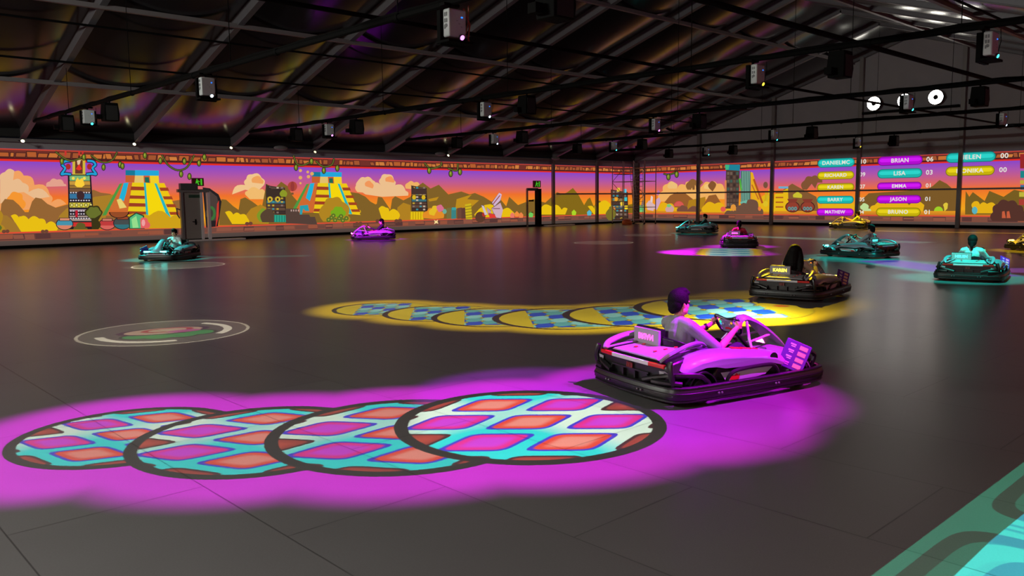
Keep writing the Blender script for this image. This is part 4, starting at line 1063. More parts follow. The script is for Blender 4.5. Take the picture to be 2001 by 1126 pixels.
# ------------------------------------------------------------------ doors, signs, scaffold
def wallpt(px, py): v = on_plane(px, py, 0, 0.0); return v.y, v.z
mDOOR = mat('grey door leaf', (120, 112, 108), .5, bump=.03)
mSTEEL = mat('bright steel frame', (214, 214, 216), .35, metal=.35)
ya, yb = wallpt(354, 460)[0], wallpt(404, 460)[0]; zt = wallpt(380, 376)[1]
t = struct(thing('door_1', None, None, (0, 0, 0)))
def wb(name, y0, y1, z0, z1, d, m, par, x=.06, bev=.0):
    return MB().box((x + d / 2, (y0 + y1) / 2, (z0 + z1) / 2), (d, y1 - y0, z1 - z0)).build(name, m, par, smooth=None, bevel=bev)
lf = wb('door_leaf', ya + .1, yb - .35, .12, zt, .1, mDOOR, t)
b = MB(); b.box((.15, ya + .05, zt / 2), (.2, .12, zt)); b.build('door_jamb', mat('grey purlin'), t, smooth=None)
b = MB(); b.box((.17, yb - .28, zt / 2), (.18, .12, zt)); b.build('door_jamb', mSTEEL, t, smooth=None)
b = MB(); b.box((.17, yb + .1, zt / 2), (.18, .14, zt)); b.build('door_jamb', mSTEEL, t, smooth=None)
b = MB(); b.box((.16, (ya + yb) / 2, zt + .08), (.2, yb - ya + .3, .16)); b.build('door_lintel', mALD, t, smooth=None)
h = MB(); h.tube([(.17, yb - .62, 1.02), (.24, yb - .62, 1.02), (.24, yb - .82, 1.02)], .022, 6); h.box((.165, yb - .62, 1.0), (.02, .08, .3)); h.build('door_handle', mBLK, lf, smooth=None)
p = MB(); p.box((.166, ya + .75, 2.35), (.012, .62, .16)); p.build('door_sign', mat('dark green plate', (24, 60, 44), .5), lf, smooth=None)
tag(MB().box((.45, (ya + yb) / 2 + .9, .04), (.6, yb - ya + 1.9, .08)).build('threshold_ramp', mSTEEL, smooth=None, bevel=.015), 'low metal threshold ramp in front of the grey door in the left wall', 'ramp')
def exit_sign(px, py, sz, label, two):
    y, z = wallpt(px, py)
    t = thing('exit_sign', label, 'exit sign', (.1, y, z), 0, 'green exit signs')
    MB().box((.05, 0, 0), (.1, sz * 1.5, sz)).build('housing', mat('dark red sign housing', (96, 34, 24), .5), t, smooth=None, bevel=.01)
    g = MB(); G = emit('exit_green', (70, 190, 40), .9, False)
    # a running figure and a doorway
    def q(pts): g.add([(.106, a * sz, c * sz) for a, c in pts], [tuple(range(len(pts)))], G)
    q([(.3, -.38), (.3, .38), (.52, .38), (.52, -.38)]); q([(-.2, .24), (-.06, .24), (-.06, .38), (-.2, .38)])
    q([(-.3, -.05), (.0, -.05), (.05, .2), (-.25, .2)]); q([(-.45, -.38), (-.33, -.38), (-.1, -.02), (-.28, -.02)]); q([(.0, -.38), (.14, -.38), (.02, -.02), (-.14, -.02)]); q([(.0, .06), (.22, .0), (.22, .08), (.0, .18)])
    g.build('pictogram', G, t, smooth=None)
exit_sign(384, 356, .42, 'small green exit sign above the grey door in the left wall', 1)
exit_sign(1046, 360, .5, 'small green exit sign on the black door frame near the scaffold', 2)
y, z = wallpt(365, 365)
tag(MB().box((.2, y, z), (.26, .92, .34)).build('emergency_light', mat('dark grey fitting', (66, 66, 70), .5), smooth=None, bevel=.02), 'dark grey box light over the grey door, beside the exit sign', 'emergency light')
ya2, yb2 = wallpt(1027, 430)[0], wallpt(1047, 430)[0]; zt2 = wallpt(1036, 369)[1]
t = struct(thing('door_2', None, None, (0, 0, 0)))
b = MB(); b.box((.18, ya2, zt2 / 2), (.12, .1, zt2)); b.build('door_jamb', mALD, t, smooth=None)
b = MB(); b.box((.26, yb2, zt2 / 2), (.4, .3, zt2)); b.build('door_jamb', mBLK, t, smooth=None)
b = MB(); b.box((.2, (ya2 + yb2) / 2, zt2 - .05), (.16, yb2 - ya2, .2)); b.build('door_lintel', mat('dark grey fitting'), t, smooth=None)
b = MB(); b.box((.14, ya2 + .45, 1.9), (.05, .5, .12)); b.build('door_closer', mBLK, t, smooth=None)
b = MB(); b.tube([(.13, yb2 - .5, 1.05), (.22, yb2 - .5, 1.05), (.22, yb2 - .75, 1.05)], .025, 6); b.build('door_handle', mBLK, t)
tag(MB().box((.4, yb2 + 2.1, .04), (.5, 3.0, .08)).build('threshold_ramp', mSTEEL, smooth=None, bevel=.015), 'low metal threshold ramp beside the black door frame near the scaffold', 'ramp')
# bright lamps at the foot of the rafters on the left
for i, (px, py, e, nm) in enumerate(((44, 277, 5, 'first'), (262, 283, 4, 'second'), (451, 290, 2, 'third'), (615, 298, 1.2, 'fourth'), (871, 305, 3, 'sixth'), (1073, 311, 1.6, 'eighth'))):
    yy = -45 + 5 * {0: 0, 1: 1, 2: 2, 3: 3, 4: 5, 5: 7}[i]; v = on_plane(px, py, 1, yy - .2)
    t = thing('spotlight', 'small bright lamp at the foot of the %s rafter from the left edge' % nm, 'lamp', (max(.34, v.x), yy - .2, v.z), 0, 'small lamps under the left eave')
    M = Matrix.Rotation(R_(60), 4, 'Y')
    b = MB(); b.lathe([(.03, -.1), (.075, -.06), (.085, .03), (.075, .05)], 14, M=M); b.build('lamp_body', mALU, t)
    b = MB(); b.ball((0, 0, 0), (.075, .075, .03), M=M @ Matrix.Translation((0, 0, .05))); b.build('lamp_glass', emit('warm_lamp_%d' % i, (255, 246, 190), e * 1.4, False), t)
    b = MB(); b.tube([(0, 0, -.05), (-.1, 0, .0), (.1 - t.location.x, 0, 4.95 - t.location.z)], .015, 5); b.build('bracket', mBLK, t)
# oval ducts on the dark eave
for i, (px, py) in enumerate(((548, 271), (860, 284), (1086, 297))):
    v = on_plane(px, py, 0, .85); v.z = min(v.z, 5.0)
    t = tag(MB().ball((0, 0, 0), (.16, .42, .13)).build('bulkhead_lamp', mat('dull grey bulkhead', (120, 118, 120), .5)), 'unlit oval bulkhead lamp above the left eave, %s from the left' % ('first', 'second', 'third')[i], 'lamp', 'oval bulkhead lamps above the left eave')
    t.location = v
    t2 = MB().tube([(0, 0, .08), (-.45, 0, .10), (-.72, 0, .04)], .02, 5).build('stem', mBLK, t)
# scaffold tower in the far left corner
t = thing('scaffold_tower', 'tall metal scaffold tower with ladders in the far left corner', 'scaffold', (2.5, -3.1, 0))
mSC = mat('galvanised scaffold tube', (165, 155, 150), .4, metal=.7)
xs, ysn = (-1.55, -.5, .55, 1.6), (-.9, .55)
for x in xs:
    for yv in ysn: MB().tube([(x, yv, .0), (x, yv, 4.9)], .035, 8).build('standard_post', mSC, t)
for z in (.35, 1.3, 2.3, 3.3, 4.3):
    b = MB()
    for yv in ysn: b.tube([(xs[0], yv, z), (xs[-1], yv, z)], .026, 6)
    for x in xs: b.tube([(x, ysn[0], z), (x, ysn[1], z)], .026, 6)
    b.build('ledger', mSC, t)
for i, z in enumerate((.35, 1.3, 2.3, 3.3)):
    for x0, x1 in ((xs[0], xs[1]), (xs[2], xs[3])):
        b = MB(); a_ = (x0, x1) if i % 2 else (x1, x0); b.tube([(a_[0], ysn[0] - .03, z), (a_[1], ysn[0] - .03, z + .95)], .02, 6); b.build('brace', mSC, t)
for z in (2.33, 3.9):
    MB().box((-1.0, -.17, z), (1.0, 1.3, .05)).build('deck_board', mat('wooden deck board', (96, 78, 66), .7), t, smooth=None)
for x0 in (-.4, .62):
    b = MB()
    for q in (0, .42):
        b.tube([(x0 + q * 2.1, -.95, .2), (x0 + q * 2.1, -.95, 4.6)], .022, 6) if x0 > 0 else b.tube([(x0 + q, .5, .1), (x0 + q, -.2, 4.5)], .022, 6)
    for i in range(15):
        f = .3 + i * .29
        b.tube([(x0, -.95, f), (x0 + .88, -.95, f)], .016, 6) if x0 > 0 else b.tube([(x0, .5 - (f - .1) * .16, f), (x0 + .42, .5 - (f - .1) * .16, f)], .016, 6)
    b.build('ladder', mSC, t)
for x in xs:
    for yv in ysn: MB().lathe([(.09, 0), (.09, .02), (.04, .04), (.04, .1)], 10, M=Matrix.Translation((x, yv, 0))).build('base_plate', mBLK, t)
MB().box((-.25, -.6, 2.45), (.5, .5, 4.2)).build('draped_sheet', mat('dark hanging sheet', (62, 54, 52), .8, bump=.4, bscale=2), t, smooth=None, bevel=.05) if 0 else None
MB().box((.02, .2, 2.45), (.5, .1, 4.6)).build('back_panel', mat('dark grey sheet', (92, 84, 80), .8), t, smooth=None)
tag(MB().lathe([(.02, 0), (.36, 0), (.40, .12), (.34, .3), (.2, .38), (.02, .4)], 16, M=Matrix.Translation((3.4, -5.2, 0))).build('floor_heater', mat('orange rubber', (190, 90, 30), .5, vary=.2)), 'squat orange dome lying on the floor by the scaffold', 'floor marker')
# ------------------------------------------------------------------ go-karts.  x forward, y to the driver's left, z up
mPAN = mat('glossy white fairing', (128, 124, 136), .28, coat=.25)
mPAN2 = mat('pale grey deck panel', (140, 138, 142), .6)
mTUB = mat('black body plastic', (10, 10, 11), .38, bump=.05, bscale=60)
mRUB = mat('black bumper rubber', (9, 9, 10), .42, bump=.08, bscale=50)
mTYRE = mat('tyre rubber', (16, 16, 17), .75)
mRIM = mat('grey wheel rim', (120, 120, 126), .35, metal=.6)
mRED = mat('red reflector', (190, 30, 26), .3)
mLOGO = mat('red logo print', (206, 34, 30), .45)
mSEAT = mat('black seat shell', (13, 13, 15), .35)
mDECAL = mat('light grey decal', (186, 186, 192), .4)
mSIGN = mat('deep violet sign board', (74, 38, 124), .45)
mBEIGE = mat('beige icon print', (205, 172, 134), .5)

def smooth_path(pts, n=6, closed=False):
    P = [Vector(p) for p in pts]; out = []; k = len(P)
    rng = range(k if closed else k - 1)
    for i in rng:
        p0 = P[i - 1] if (closed or i > 0) else P[0]; p1 = P[i]; p2 = P[(i + 1) % k]; p3 = P[(i + 2) % k] if (closed or i + 2 < k) else P[-1]
        for j in range(n):
            t = j / n
            out.append(.5 * ((2 * p1) + (p2 - p0) * t + (2 * p0 - 5 * p1 + 4 * p2 - p3) * t * t + (3 * p1 - p0 - 3 * p2 + p3) * t ** 3))
    if not closed: out.append(P[-1])
    return out

def kart_parts(t, text, colour, flip=False):
    S = (1, -1)
    # floor pan and side bars
    b = MB(); b.prism([(-.92, -.5), (-.92, .5), (.2, .5), (.78, .36), (.86, .2), (.86, -.2), (.78, -.36), (.2, -.5)], .06, .10)
    b.box((-.1, 0, .12), (.9, .62, .05)); b.build('chassis', mTUB, t, smooth=None, bevel=.01)
    # lower bumper: one thick band round the whole kart
    path = smooth_path([(1.21, 0, .135), (1.19, .42, .135), (1.07, .64, .135), (.55, .70, .135), (-.55, .72, .135), (-.9, .68, .135), (-1.0, .5, .135), (-1.03, 0, .135), (-1.0, -.5, .135), (-.9, -.68, .135), (-.55, -.72, .135), (.55, -.70, .135), (1.07, -.64, .135), (1.19, -.42, .135)], 5, True)
    b = MB(); b.tube(path, .040, 8, closed=True, sq=1.85, up=(0, 0, 1))
    for dz, rr in ((.068, .030), (-.060, .034), (.012, .046)): b.tube([p + Vector((0, 0, dz)) for p in path], rr, 8, closed=True, sq=.55, up=(0, 0, 1))
    bp = b.build('bumper', mRUB, t)
    g = MB()
    for (x, y) in ((-1.075, .32), (-1.075, .27), (-1.075, -.22), (-1.075, -.28), (-.98, -.655), (-.95, -.68), (.3, -.765), (.34, -.765), (-.5, -.785), (-.46, -.785), (.3, .765), (-.5, .785)):
        MB().ball((x, y, .135), .012, n=8, k=5).build('bolt', mRIM, bp)
    for s in S:
        b = MB(); b.tube(smooth_path([(-.30, s * .66, .17), (-.27, s * .69, .27), (-.16, s * .70, .315), (.22, s * .69, .325), (.36, s * .68, .30), (.43, s * .67, .2), (.44, s * .66, .15)], 4), .020, 8)
        b.build('side_rail', mRUB, t)
    # rear corner guards and upper rear rail
    for s in S:
        b = MB(); b.tube(smooth_path([(-.55, s * .66, .22), (-.66, s * .69, .30), (-.86, s * .66, .325), (-1.0, s * .5, .30), (-1.04, s * .28, .24)], 5), .028, 8)
        b.tube(smooth_path([(-.93, s * .62, .18), (-.98, s * .63, .34), (-.97, s * .60, .46)], 4), [.03] * 8 + [.024], 8)
        b.tube(smooth_path([(-.88, s * .68, .24), (-.99, s * .58, .25), (-1.04, s * .42, .25)], 4), .03, 8)
        b.build('rear_guard', mRUB, t)
    b = MB(); b.tube(smooth_path([(.90, .60, .2), (1.07, .50, .29), (1.19, .22, .30), (1.21, 0, .30), (1.19, -.22, .30), (1.07, -.50, .29), (.90, -.60, .2)], 5), .024, 8)
    for s in S: b.tube([(1.15, s * .35, .16), (1.16, s * .35, .30)], .018, 6); b.tube(smooth_path([(1.02, s * .58, .2), (1.05, s * .60, .32), (.99, s * .60, .37)], 4), .022, 6)
    b.build('front_guard', mRUB, t)
    # rear body: black tail with a diffuser, then the pale deck above
    def sec(x, z0, z1, w0, w1, w2): return [(x, -w0, z0), (x, w0, z0), (x, w1, (z0 + z1) / 2), (x, w2, z1), (x, -w2, z1), (x, -w1, (z0 + z1) / 2)]
    b = MB(); b.loft([sec(-.985, .20, .395, .46, .58, .56), sec(-.95, .15, .43, .48, .63, .58), sec(-.78, .13, .455, .46, .62, .56), sec(-.60, .12, .47, .38, .46, .46), sec(-.34, .12, .47, .36, .42, .40)])
    tail = b.build('tail_body', mTUB, t, smooth=30, bevel=.018)
    b = MB()
    for y in (-.30, -.1, .1, .30): b.box((-.995, y, .245), (.05, .02, .09), rz=.0)
    b.box((-.992, 0, .30), (.03, .62, .016)); b.build('diffuser', mRUB, tail, smooth=None)
    for s in S: b = MB(); b.add([(-1.0, s * .47, .355), (-1.0, s * .56, .365), (-.965, s * .60, .325), (-1.0, s * .50, .26)], [(0, 1, 2, 3)] if s < 0 else [(3, 2, 1, 0)]); b.build('corner_panel', mPAN2, tail, smooth=None)
    b = MB(); b.box((-.998, 0, .40), (.03, .62, .042)); l = b.build('light_bar', mat('pale tail strip', (190, 190, 196), .3), t, smooth=None, bevel=.008)
    for s in S: MB().box((-.985, s * .42, .40), (.035, .23, .040), rz=-s * .08).build('tail_light', mRED, t, smooth=None, bevel=.008)
    b = MB()
    for k, (y, wd, h) in enumerate(((-.035, .022, .05), (-.008, .016, .06), (.02, .022, .05), (.046, .014, .055))): b.box((-1.003, y, .335), (.01, wd, h))
    b.build('emblem', mat('dull red emblem', (110, 26, 24), .5), tail, smooth=None)
    b = MB(); b.loft([[(-.95, -.40, .435), (-.95, .40, .435), (-.95, .36, .455), (-.95, -.36, .455)], [(-.62, -.33, .465), (-.62, .33, .465), (-.62, .29, .50), (-.62, -.29, .50)], [(-.36, -.24, .46), (-.36, .24, .46), (-.36, .20, .485), (-.36, -.20, .485)]])
    dk = b.build('rear_deck', mPAN2, t, smooth=30, bevel=.012)
    b = MB()
    for s in S:
        for k in range(3): b.box((-.80 + .12 * k, s * (.16 + .02 * k), .484 + .012 * k), (.035, .03, .006), ry=-.09, rz=s * .3)
    b.build('deck_logo', mLOGO, dk, smooth=None)
    # hollow buttress fins either side of the deck
    for s in S:
        b = MB()
        b.tube(smooth_path([(-.98, s * .46, .44), (-.90, s * .50, .50), (-.66, s * .47, .565), (-.40, s * .36, .555), (-.26, s * .30, .50)], 5), [.03, .034, .036, .036, .036, .038, .04, .04, .04, .04, .042, .044, .044, .044, .042, .04, .036, .034, .03, .028, .026], 8, sq=.55, up=(0, 0, 1))
        b.tube(smooth_path([(-.96, s * .46, .445), (-.80, s * .38, .485), (-.58, s * .35, .505), (-.36, s * .36, .53)], 5), .022, 8, sq=.6, up=(0, 0, 1))
        b.build('rear_fin', mPAN, t)
    # side fairings
    for s in S:
        prof = [(-.86, .385), (-.80, .43), (-.62, .475), (-.34, .50), (-.05, .485), (.24, .455), (.46, .42), (.60, .36), (.57, .335), (.42, .372), (.16, .385), (-.08, .378), (-.30, .385), (-.42, .412), (-.56, .42), (-.74, .385)]
        secs = []
        for (y, sc, dz) in ((.36, .90, .0), (.46, .98, .012), (.55, 1.0, .006), (.615, .985, -.016), (.645, .93, -.04)):
            cx = sum(p[0] for p in prof) / len(prof); cz = sum(p[1] for p in prof) / len(prof)
            secs.append([(cx + (x - cx) * sc, s * y, cz + (z - cz) * sc + dz - (.02 if y > .6 else 0)) for x, z in prof])
        b = MB(); b.loft(secs); sp = b.build('side_fairing', mPAN, t, smooth=40, bevel=.006)
        b = MB()
        for k, (x, wd) in enumerate(((-.02, .12), (.12, .10), (.24, .07))): b.box((x, s * .50, .494 - .016 * k), (wd, .06, .012), rz=.25 * s, ry=.12)
        b.build('fairing_logo', mLOGO, sp, smooth=None)
        c = MB(); c.lathe([(.055, 0), (.055, .006), (.04, .007)], 16, M=Matrix.Translation((.40, s * .628, .372)) @ Matrix.Rotation(-s * PI / 2, 4, 'X')); c.build('filler_cap', mTUB, sp)
        q = MB(); q.box((.1, s * .641, .395), (.40, .004, .03), ry=.06); q.build('decal', mDECAL, sp, smooth=None)
        # black lower panel with the pale decal and logo
        pr = [(-.40, .13), (.48, .13), (.56, .24), (.56, .33), (.30, .325), (.02, .305), (-.22, .315), (-.36, .35), (-.42, .26)]
        b = MB(); b.loft([[(x, s * y, z) for x, z in pr] for y in (.34, .585)] + [[(x * .97, s * .605, .14 + (z - .14) * .95) for x, z in pr]])
        lp = b.build('lower_panel', mTUB, t, smooth=30, bevel=.008)
        b = MB(); d = .612
        b.add([(x, s * d, z) for x, z in ((-.32, .285), (.42, .285), (.30, .205), (.02, .175), (-.24, .175))], [(0, 1, 2, 3, 4)]); b.build('decal', mDECAL, lp, smooth=None)
        b = MB(); lg = [(-.20, .20), (-.17, .255), (-.14, .235), (-.11, .262), (-.08, .24), (-.06, .255), (-.07, .20), (-.12, .192)]
        b.add([(x, s * (d + .003), z) for x, z in lg], [tuple(range(len(lg)))]); b.build('panel_logo', mLOGO, lp, smooth=None)
        b = MB()
        for x in (-.05, .06, .38): b.box((x, s * .612, .305), (.05, .006, .012), mat('teal trim', (20, 140, 150), .4)); 
        b.build('trim_mark', None, lp, smooth=None)
    # wheels and mudguards
    for (x, y, r, wd, nm) in ((-.60, .58, .142, .17, 'rear'), (.82, .53, .132, .13, 'front')):
        for s in S:
            M = Matrix.Translation((x, s * y, r + .002)) @ Matrix.Rotation(PI / 2, 4, 'X')
            b = MB(); b.lathe([(r * .55, -wd / 2), (r * .9, -wd / 2), (r, -wd / 2 + .025), (r, wd / 2 - .025), (r * .9, wd / 2), (r * .55, wd / 2)], 26, M=M, caps=False); wh = b.build('wheel', mTYRE, t)
            b = MB(); b.lathe([(r * .57, -wd * .42), (r * .52, -wd * .3), (r * .2, -wd * .22), (r * .2, wd * .22), (r * .52, wd * .3), (r * .57, wd * .42)], 20, M=M); rim = b.build('rim', mRIM, wh)
            b = MB(); b.lathe([(.03, -wd * .4), (.03, wd * .4)], 10, M=M)
            for k in range(5): b.box((r * .36 * math.cos(k * 1.257), r * .36 * math.sin(k * 1.257), wd * .24), (.02, .02, .03), M=M); b.box((r * .36 * math.cos(k * 1.257), r * .36 * math.sin(k * 1.257), -wd * .24), (.02, .02, .03), M=M)
            b.build('hub', mTUB, rim)
            a0, a1 = (R_(20), R_(165)) if nm == 'rear' else (R_(15), R_(170)); R = r + .035
            secs = []
            for k in range(13):
                a = a0 + (a1 - a0) * k / 12; secs.append([(x + (R + e) * math.cos(a), s * (y + f), r + (R + e) * math.sin(a)) for f, e in ((-wd * .55, 0), (-wd * .55, .014), (0, .03), (wd * .55, .014), (wd * .55, 0), (0, .012))])
            b = MB(); b.loft(secs); b.build('mudguard', mPAN if nm == 'front' else mTUB, t)
    # seat
    secs = []
    for k in range(15):
        a = R_(-118 + 236 * k / 14); cx, cy = -.27 - .27 * math.cos(a), .245 * math.sin(a)
        top = .60 * max(0, math.cos(a)) ** .6 + .0; top = max(top, .35 - .08 * max(0, -math.cos(a) * 2)) ; top = .44 + .15 * max(0, math.cos(a)) ** .8
        nx, ny = -math.cos(a), math.sin(a)
        secs.append([(cx - nx * .0 + .03, cy * .86, .13), (cx + nx * .02, cy, .30), (cx + nx * .035, cy * 1.02, top), (cx + nx * .055, cy * 1.08, top + .006), (cx + nx * .07, cy * 1.1, top - .01), (cx + nx * .045, cy * 1.1, .30), (cx + .0, cy * .95, .11)])
    b = MB(); b.loft(secs); b.box((-.17, 0, .128), (.50, .42, .03)); b.build('seat', mSEAT, t, bevel=.004)
    # name board behind the seat
    b = MB(); b.box((-.61, .19, .575), (.075, .42, .165)); nb = b.build('name_board', mat('grey board face', (150, 148, 152), .6), t, smooth=None, bevel=.006)
    b = MB(); b.box((-.585, .19, .582), (.06, .428, .176)); b.build('board_casing', mTUB, nb, smooth=None, bevel=.006)
    b = MB(); b.tube([(-.585, .28, .51), (-.59, .28, .45)], .02, 6); b.tube([(-.585, .1, .51), (-.59, .1, .45)], .02, 6); b.build('board_post', mTUB, t)
    tx = text_mesh('name_lettering', text, .088, emit('led_%d_%d_%d' % colour, colour, 4.0, False), None, .001, .0026, 1.04)
    tx.matrix_local = Matrix.Translation((-.6495, .19, .575)) @ Matrix(((0, 0, -1, 0), (-1, 0, 0, 0), (0, (-1 if flip else 1), 0, 0), (0, 0, 0, 1)))
    tx.parent = nb
    # steering: column, yoke wheel with a lit panel
    W = Matrix.Translation((.36, 0, .645)) @ Matrix.Rotation(R_(-28), 4, 'Y')       # local: x forward, y left, z up
    b = MB(); b.tube([(.375, 0, .63), (.66, 0, .36), (.76, 0, .2)], .022, 8); b.build('steering_column', mTUB, t)
    b = MB()
    b.tube(smooth_path([(0, -.09, .085), (0, -.15, .10), (0, -.18, .05), (0, -.175, -.03), (0, -.14, -.09), (0, -.06, -.10), (0, .06, -.10), (0, .14, -.09), (0, .175, -.03), (0, .18, .05), (0, .15, .10), (0, .09, .085), (0, 0, .07)], 4, True), .018, 8, closed=True, M=W, up=(1, 0, 0))
    sw = b.build('steering_wheel', mTUB, t)
    b = MB(); b.prism([(-.105, -.085), (.105, -.085), (.125, .02), (.09, .075), (-.09, .075), (-.125, .02)], -.012, .012, M=W @ Matrix(((0, 0, -1, -.012), (-1, 0, 0, 0), (0, 1, 0, 0), (0, 0, 0, 1))))
    pn = b.build('wheel_panel', mPAN, sw, smooth=None, bevel=.006)
    for nmk, y, z, r, mm in (('button', .085, .045, .014, emit('button_green', (40, 230, 150), 2.0, False)), ('button', .09, .015, .012, emit('button_blue', (60, 160, 230), 1.5, False)), ('button', -.085, .045, .013, emit('button_orange', (255, 130, 30), 2.0, False)), ('button', .05, .02, .014, mDECAL), ('button', -.05, .02, .014, mDECAL)):
        b = MB(); b.ball((-.028, y, z), (.008, r, r), M=W, n=10, k=6); b.build(nmk, mm, pn)
    b = MB(); lg = [(-.05, -.05), (-.045, -.02), (-.03, -.028), (-.015, -.014), (0, -.024), (.015, -.012), (.03, -.026), (.048, -.02), (.05, -.052), (.0, -.044)]
    b.add([W @ Vector((-.026, -y, z)) for y, z in lg], [tuple(range(len(lg)))]); b.build('wheel_logo', mLOGO, pn, smooth=None)
    # front fairing: an arch from the wheel down to the nose, with struts and a nose cone
    path = smooth_path([(.47, 0, .66), (.52, 0, .705), (.60, 0, .705), (.76, 0, .63), (.92, 0, .52), (1.06, 0, .40), (1.13, 0, .31)], 4); n = len(path); secs = []
    for i, p in enumerate(path):
        tt = (path[min(i + 1, n - 1)] - path[max(i - 1, 0)]).normalized(); nn = Vector((-tt.z, 0, tt.x)); wd = .075 + .10 * (i / (n - 1)) ** 1.5
        secs.append([p + nn * a + Vector((0, q * wd, 0)) for q, a in ((-1, -.02), (-.7, .018), (0, .034), (.7, .018), (1, -.02), (.6, -.028), (0, -.022), (-.6, -.028))])
    b = MB(); b.loft(secs); b.build('front_arch', mPAN, t, smooth=50)
    for s in S: b = MB(); b.tube([(.56, s * .07, .67), (.50, s * .17, .50), (.44, s * .3, .34)], .016, 6); b.tube([(.88, s * .10, .50), (.52, s * .17, .46)], .014, 6, mDECAL); b.build('arch_strut', mTUB, t)
    secs = []
    for x, wd, z0, z1 in ((1.18, .36, .19, .28), (1.10, .44, .16, .33), (.92, .40, .14, .38), (.70, .30, .13, .36)):
        secs.append([(x, -wd, z0), (x, wd, z0), (x, wd * .98, z1 - .06), (x, wd * .6, z1), (x, -wd * .6, z1), (x, -wd * .98, z1 - .06)])
    b = MB(); b.loft(secs); ns = b.build('nose', mPAN, t, smooth=40, bevel=.015)
    for s in S: MB().box((1.19, s * .29, .335), (.05, .22, .05), rz=-s * .10).build('headlight', emit('head_%d_%d_%d' % colour, tuple(int(v * .9 + 10) if v < 245 else 255 for v in colour), 16.0, False), ns, smooth=None, bevel=.008)
    for s in S: b = MB(); b.box((.70, s * .16, .34), (.10, .07, .025), ry=-.7); b.tube([(.70, s * .16, .32), (.74, s * .16, .2)], .01, 6); b.build('pedal', mRIM, t, smooth=None)
    # instruction board on the right front corner
    W2 = Matrix.Translation((.74, -.60, .35)) @ Matrix.Rotation(R_(-128), 4, 'Z') @ Matrix.Rotation(R_(-22), 4, 'Y') @ Matrix.Rotation(R_(-24), 4, 'X')    # local: x = outward normal, y = left seen from behind, z up
    b = MB(); b.box((0, 0, 0), (.018, .27, .32), M=W2); sg = b.build('sign_board', mSIGN, t, smooth=None, bevel=.006)
    b = MB()
    for k in range(4):
        z = .105 - .07 * k
        b.box((.010, .06, z), (.004, .085, .045), mBEIGE, M=W2)
        b.box((.010, -.055, z + .008), (.004, .06, .018), mDECAL, M=W2); b.box((.010, -.05, z - .014), (.004, .045, .012), mDECAL, M=W2)
    b.build('printed_icon', None, sg, smooth=None)
    b = MB(); b.tube([(.73, -.575, .36), (.70, -.47, .2)], .014, 6); b.build('board_stem', mTUB, t)

def make_kart(label, text, colour, x, y, heading, flip=False):
    t = thing('go_kart', label, 'go-kart', (x, y, 0), R_(heading), 'go-karts on the track')
    kart_parts(t, text, colour, flip); return t
# ------------------------------------------------------------------ drivers (in the kart's own axes)
def limb(b, pts, rad, n=12):
    P = [Vector(p) for p in pts]
    b.tube(P, rad, n)
    for p, r in zip(P, rad): b.ball(p, r * .995, n=12, k=8)
def melt(b, name, vox, smooth=4, m=None):
    """one continuous skin round overlapping shapes"""
    me = b.mesh(name + '_raw', m); o = bpy.data.objects.new('tmp', me); COL.objects.link(o)
    r = o.modifiers.new('r', 'REMESH'); r.mode = 'VOXEL'; r.voxel_size = vox
    s = o.modifiers.new('s', 'SMOOTH'); s.iterations = smooth; s.factor = .5
    bpy.context.view_layer.update()
    dg = bpy.context.evaluated_depsgraph_get(); out = bpy.data.meshes.new_from_object(o.evaluated_get(dg)); out.name = name
    bpy.data.objects.remove(o); bpy.data.meshes.remove(me)
    out.materials.clear(); out.materials.append(m); out.polygons.foreach_set('use_smooth', [True] * len(out.polygons))
    return out
def link(name, me, parent=None):
    o = bpy.data.objects.new(name, me); COL.objects.link(o)
    if parent: o.parent = parent
    return o
mSKIN = mat('skin', (196, 142, 112), .5, vary=.06, bscale=12)
mHAIR = mat('black hair', (10, 8, 8), .75, bump=.6, bscale=90, spec=.15)
mSHIRT = mat('grey marl t-shirt', (132, 133, 138), .85, bump=.15, bscale=120, vary=.2)
mJEAN = mat('dark trousers', (28, 30, 40), .8, bump=.1, bscale=80)
mSHOE = mat('dark shoes', (30, 30, 32), .6)
mEYE = mat('dark eye', (20, 14, 12), .2); mLIP = mat('lips', (150, 84, 78), .5)

HEAD = Vector((-.345, 0, .93))
def head_at(b, H, turn=0):
    M = Matrix.Translation(H) @ Matrix.Rotation(turn, 4, 'Z') @ Matrix.Scale(1.1, 4)
    b.ball((-.012, 0, .025), (.096, .077, .098), M=M, n=20, k=14)          # skull
    b.ball((.03, 0, -.035), (.062, .060, .078), M=M, n=16, k=10)             # face
    b.ball((.052, 0, -.088), (.034, .040, .028), M=M)                        # chin
    for s in (1, -1):
        b.ball((.05, s * .034, -.03), (.034, .026, .03), M=M); b.ball((.012, s * .052, -.066), (.045, .018, .03), M=M)   # cheek, jaw
        b.ball((-.008, s * .079, -.012), (.019, .009, .033), M=M, n=10, k=7); b.ball((-.014, s * .084, .002), (.014, .006, .02), M=M, n=8, k=6)   # ear
        b.ball((.077, s * .03, .018), (.014, .026, .011), M=M)                # brow
        b.ball((.098, s * .011, -.035), (.010, .009, .009), M=M, n=8, k=6)
    b.tube([M @ Vector((.084, 0, .008)), M @ Vector((.106, 0, -.032))], [.008, .013], 8)
    b.ball((.104, 0, -.034), .013, M=M, n=8, k=6)
    for dz in (-.062, -.074): b.ball((.079, 0, dz), (.012, .024, .0075), M=M, n=10, k=6)
    return M
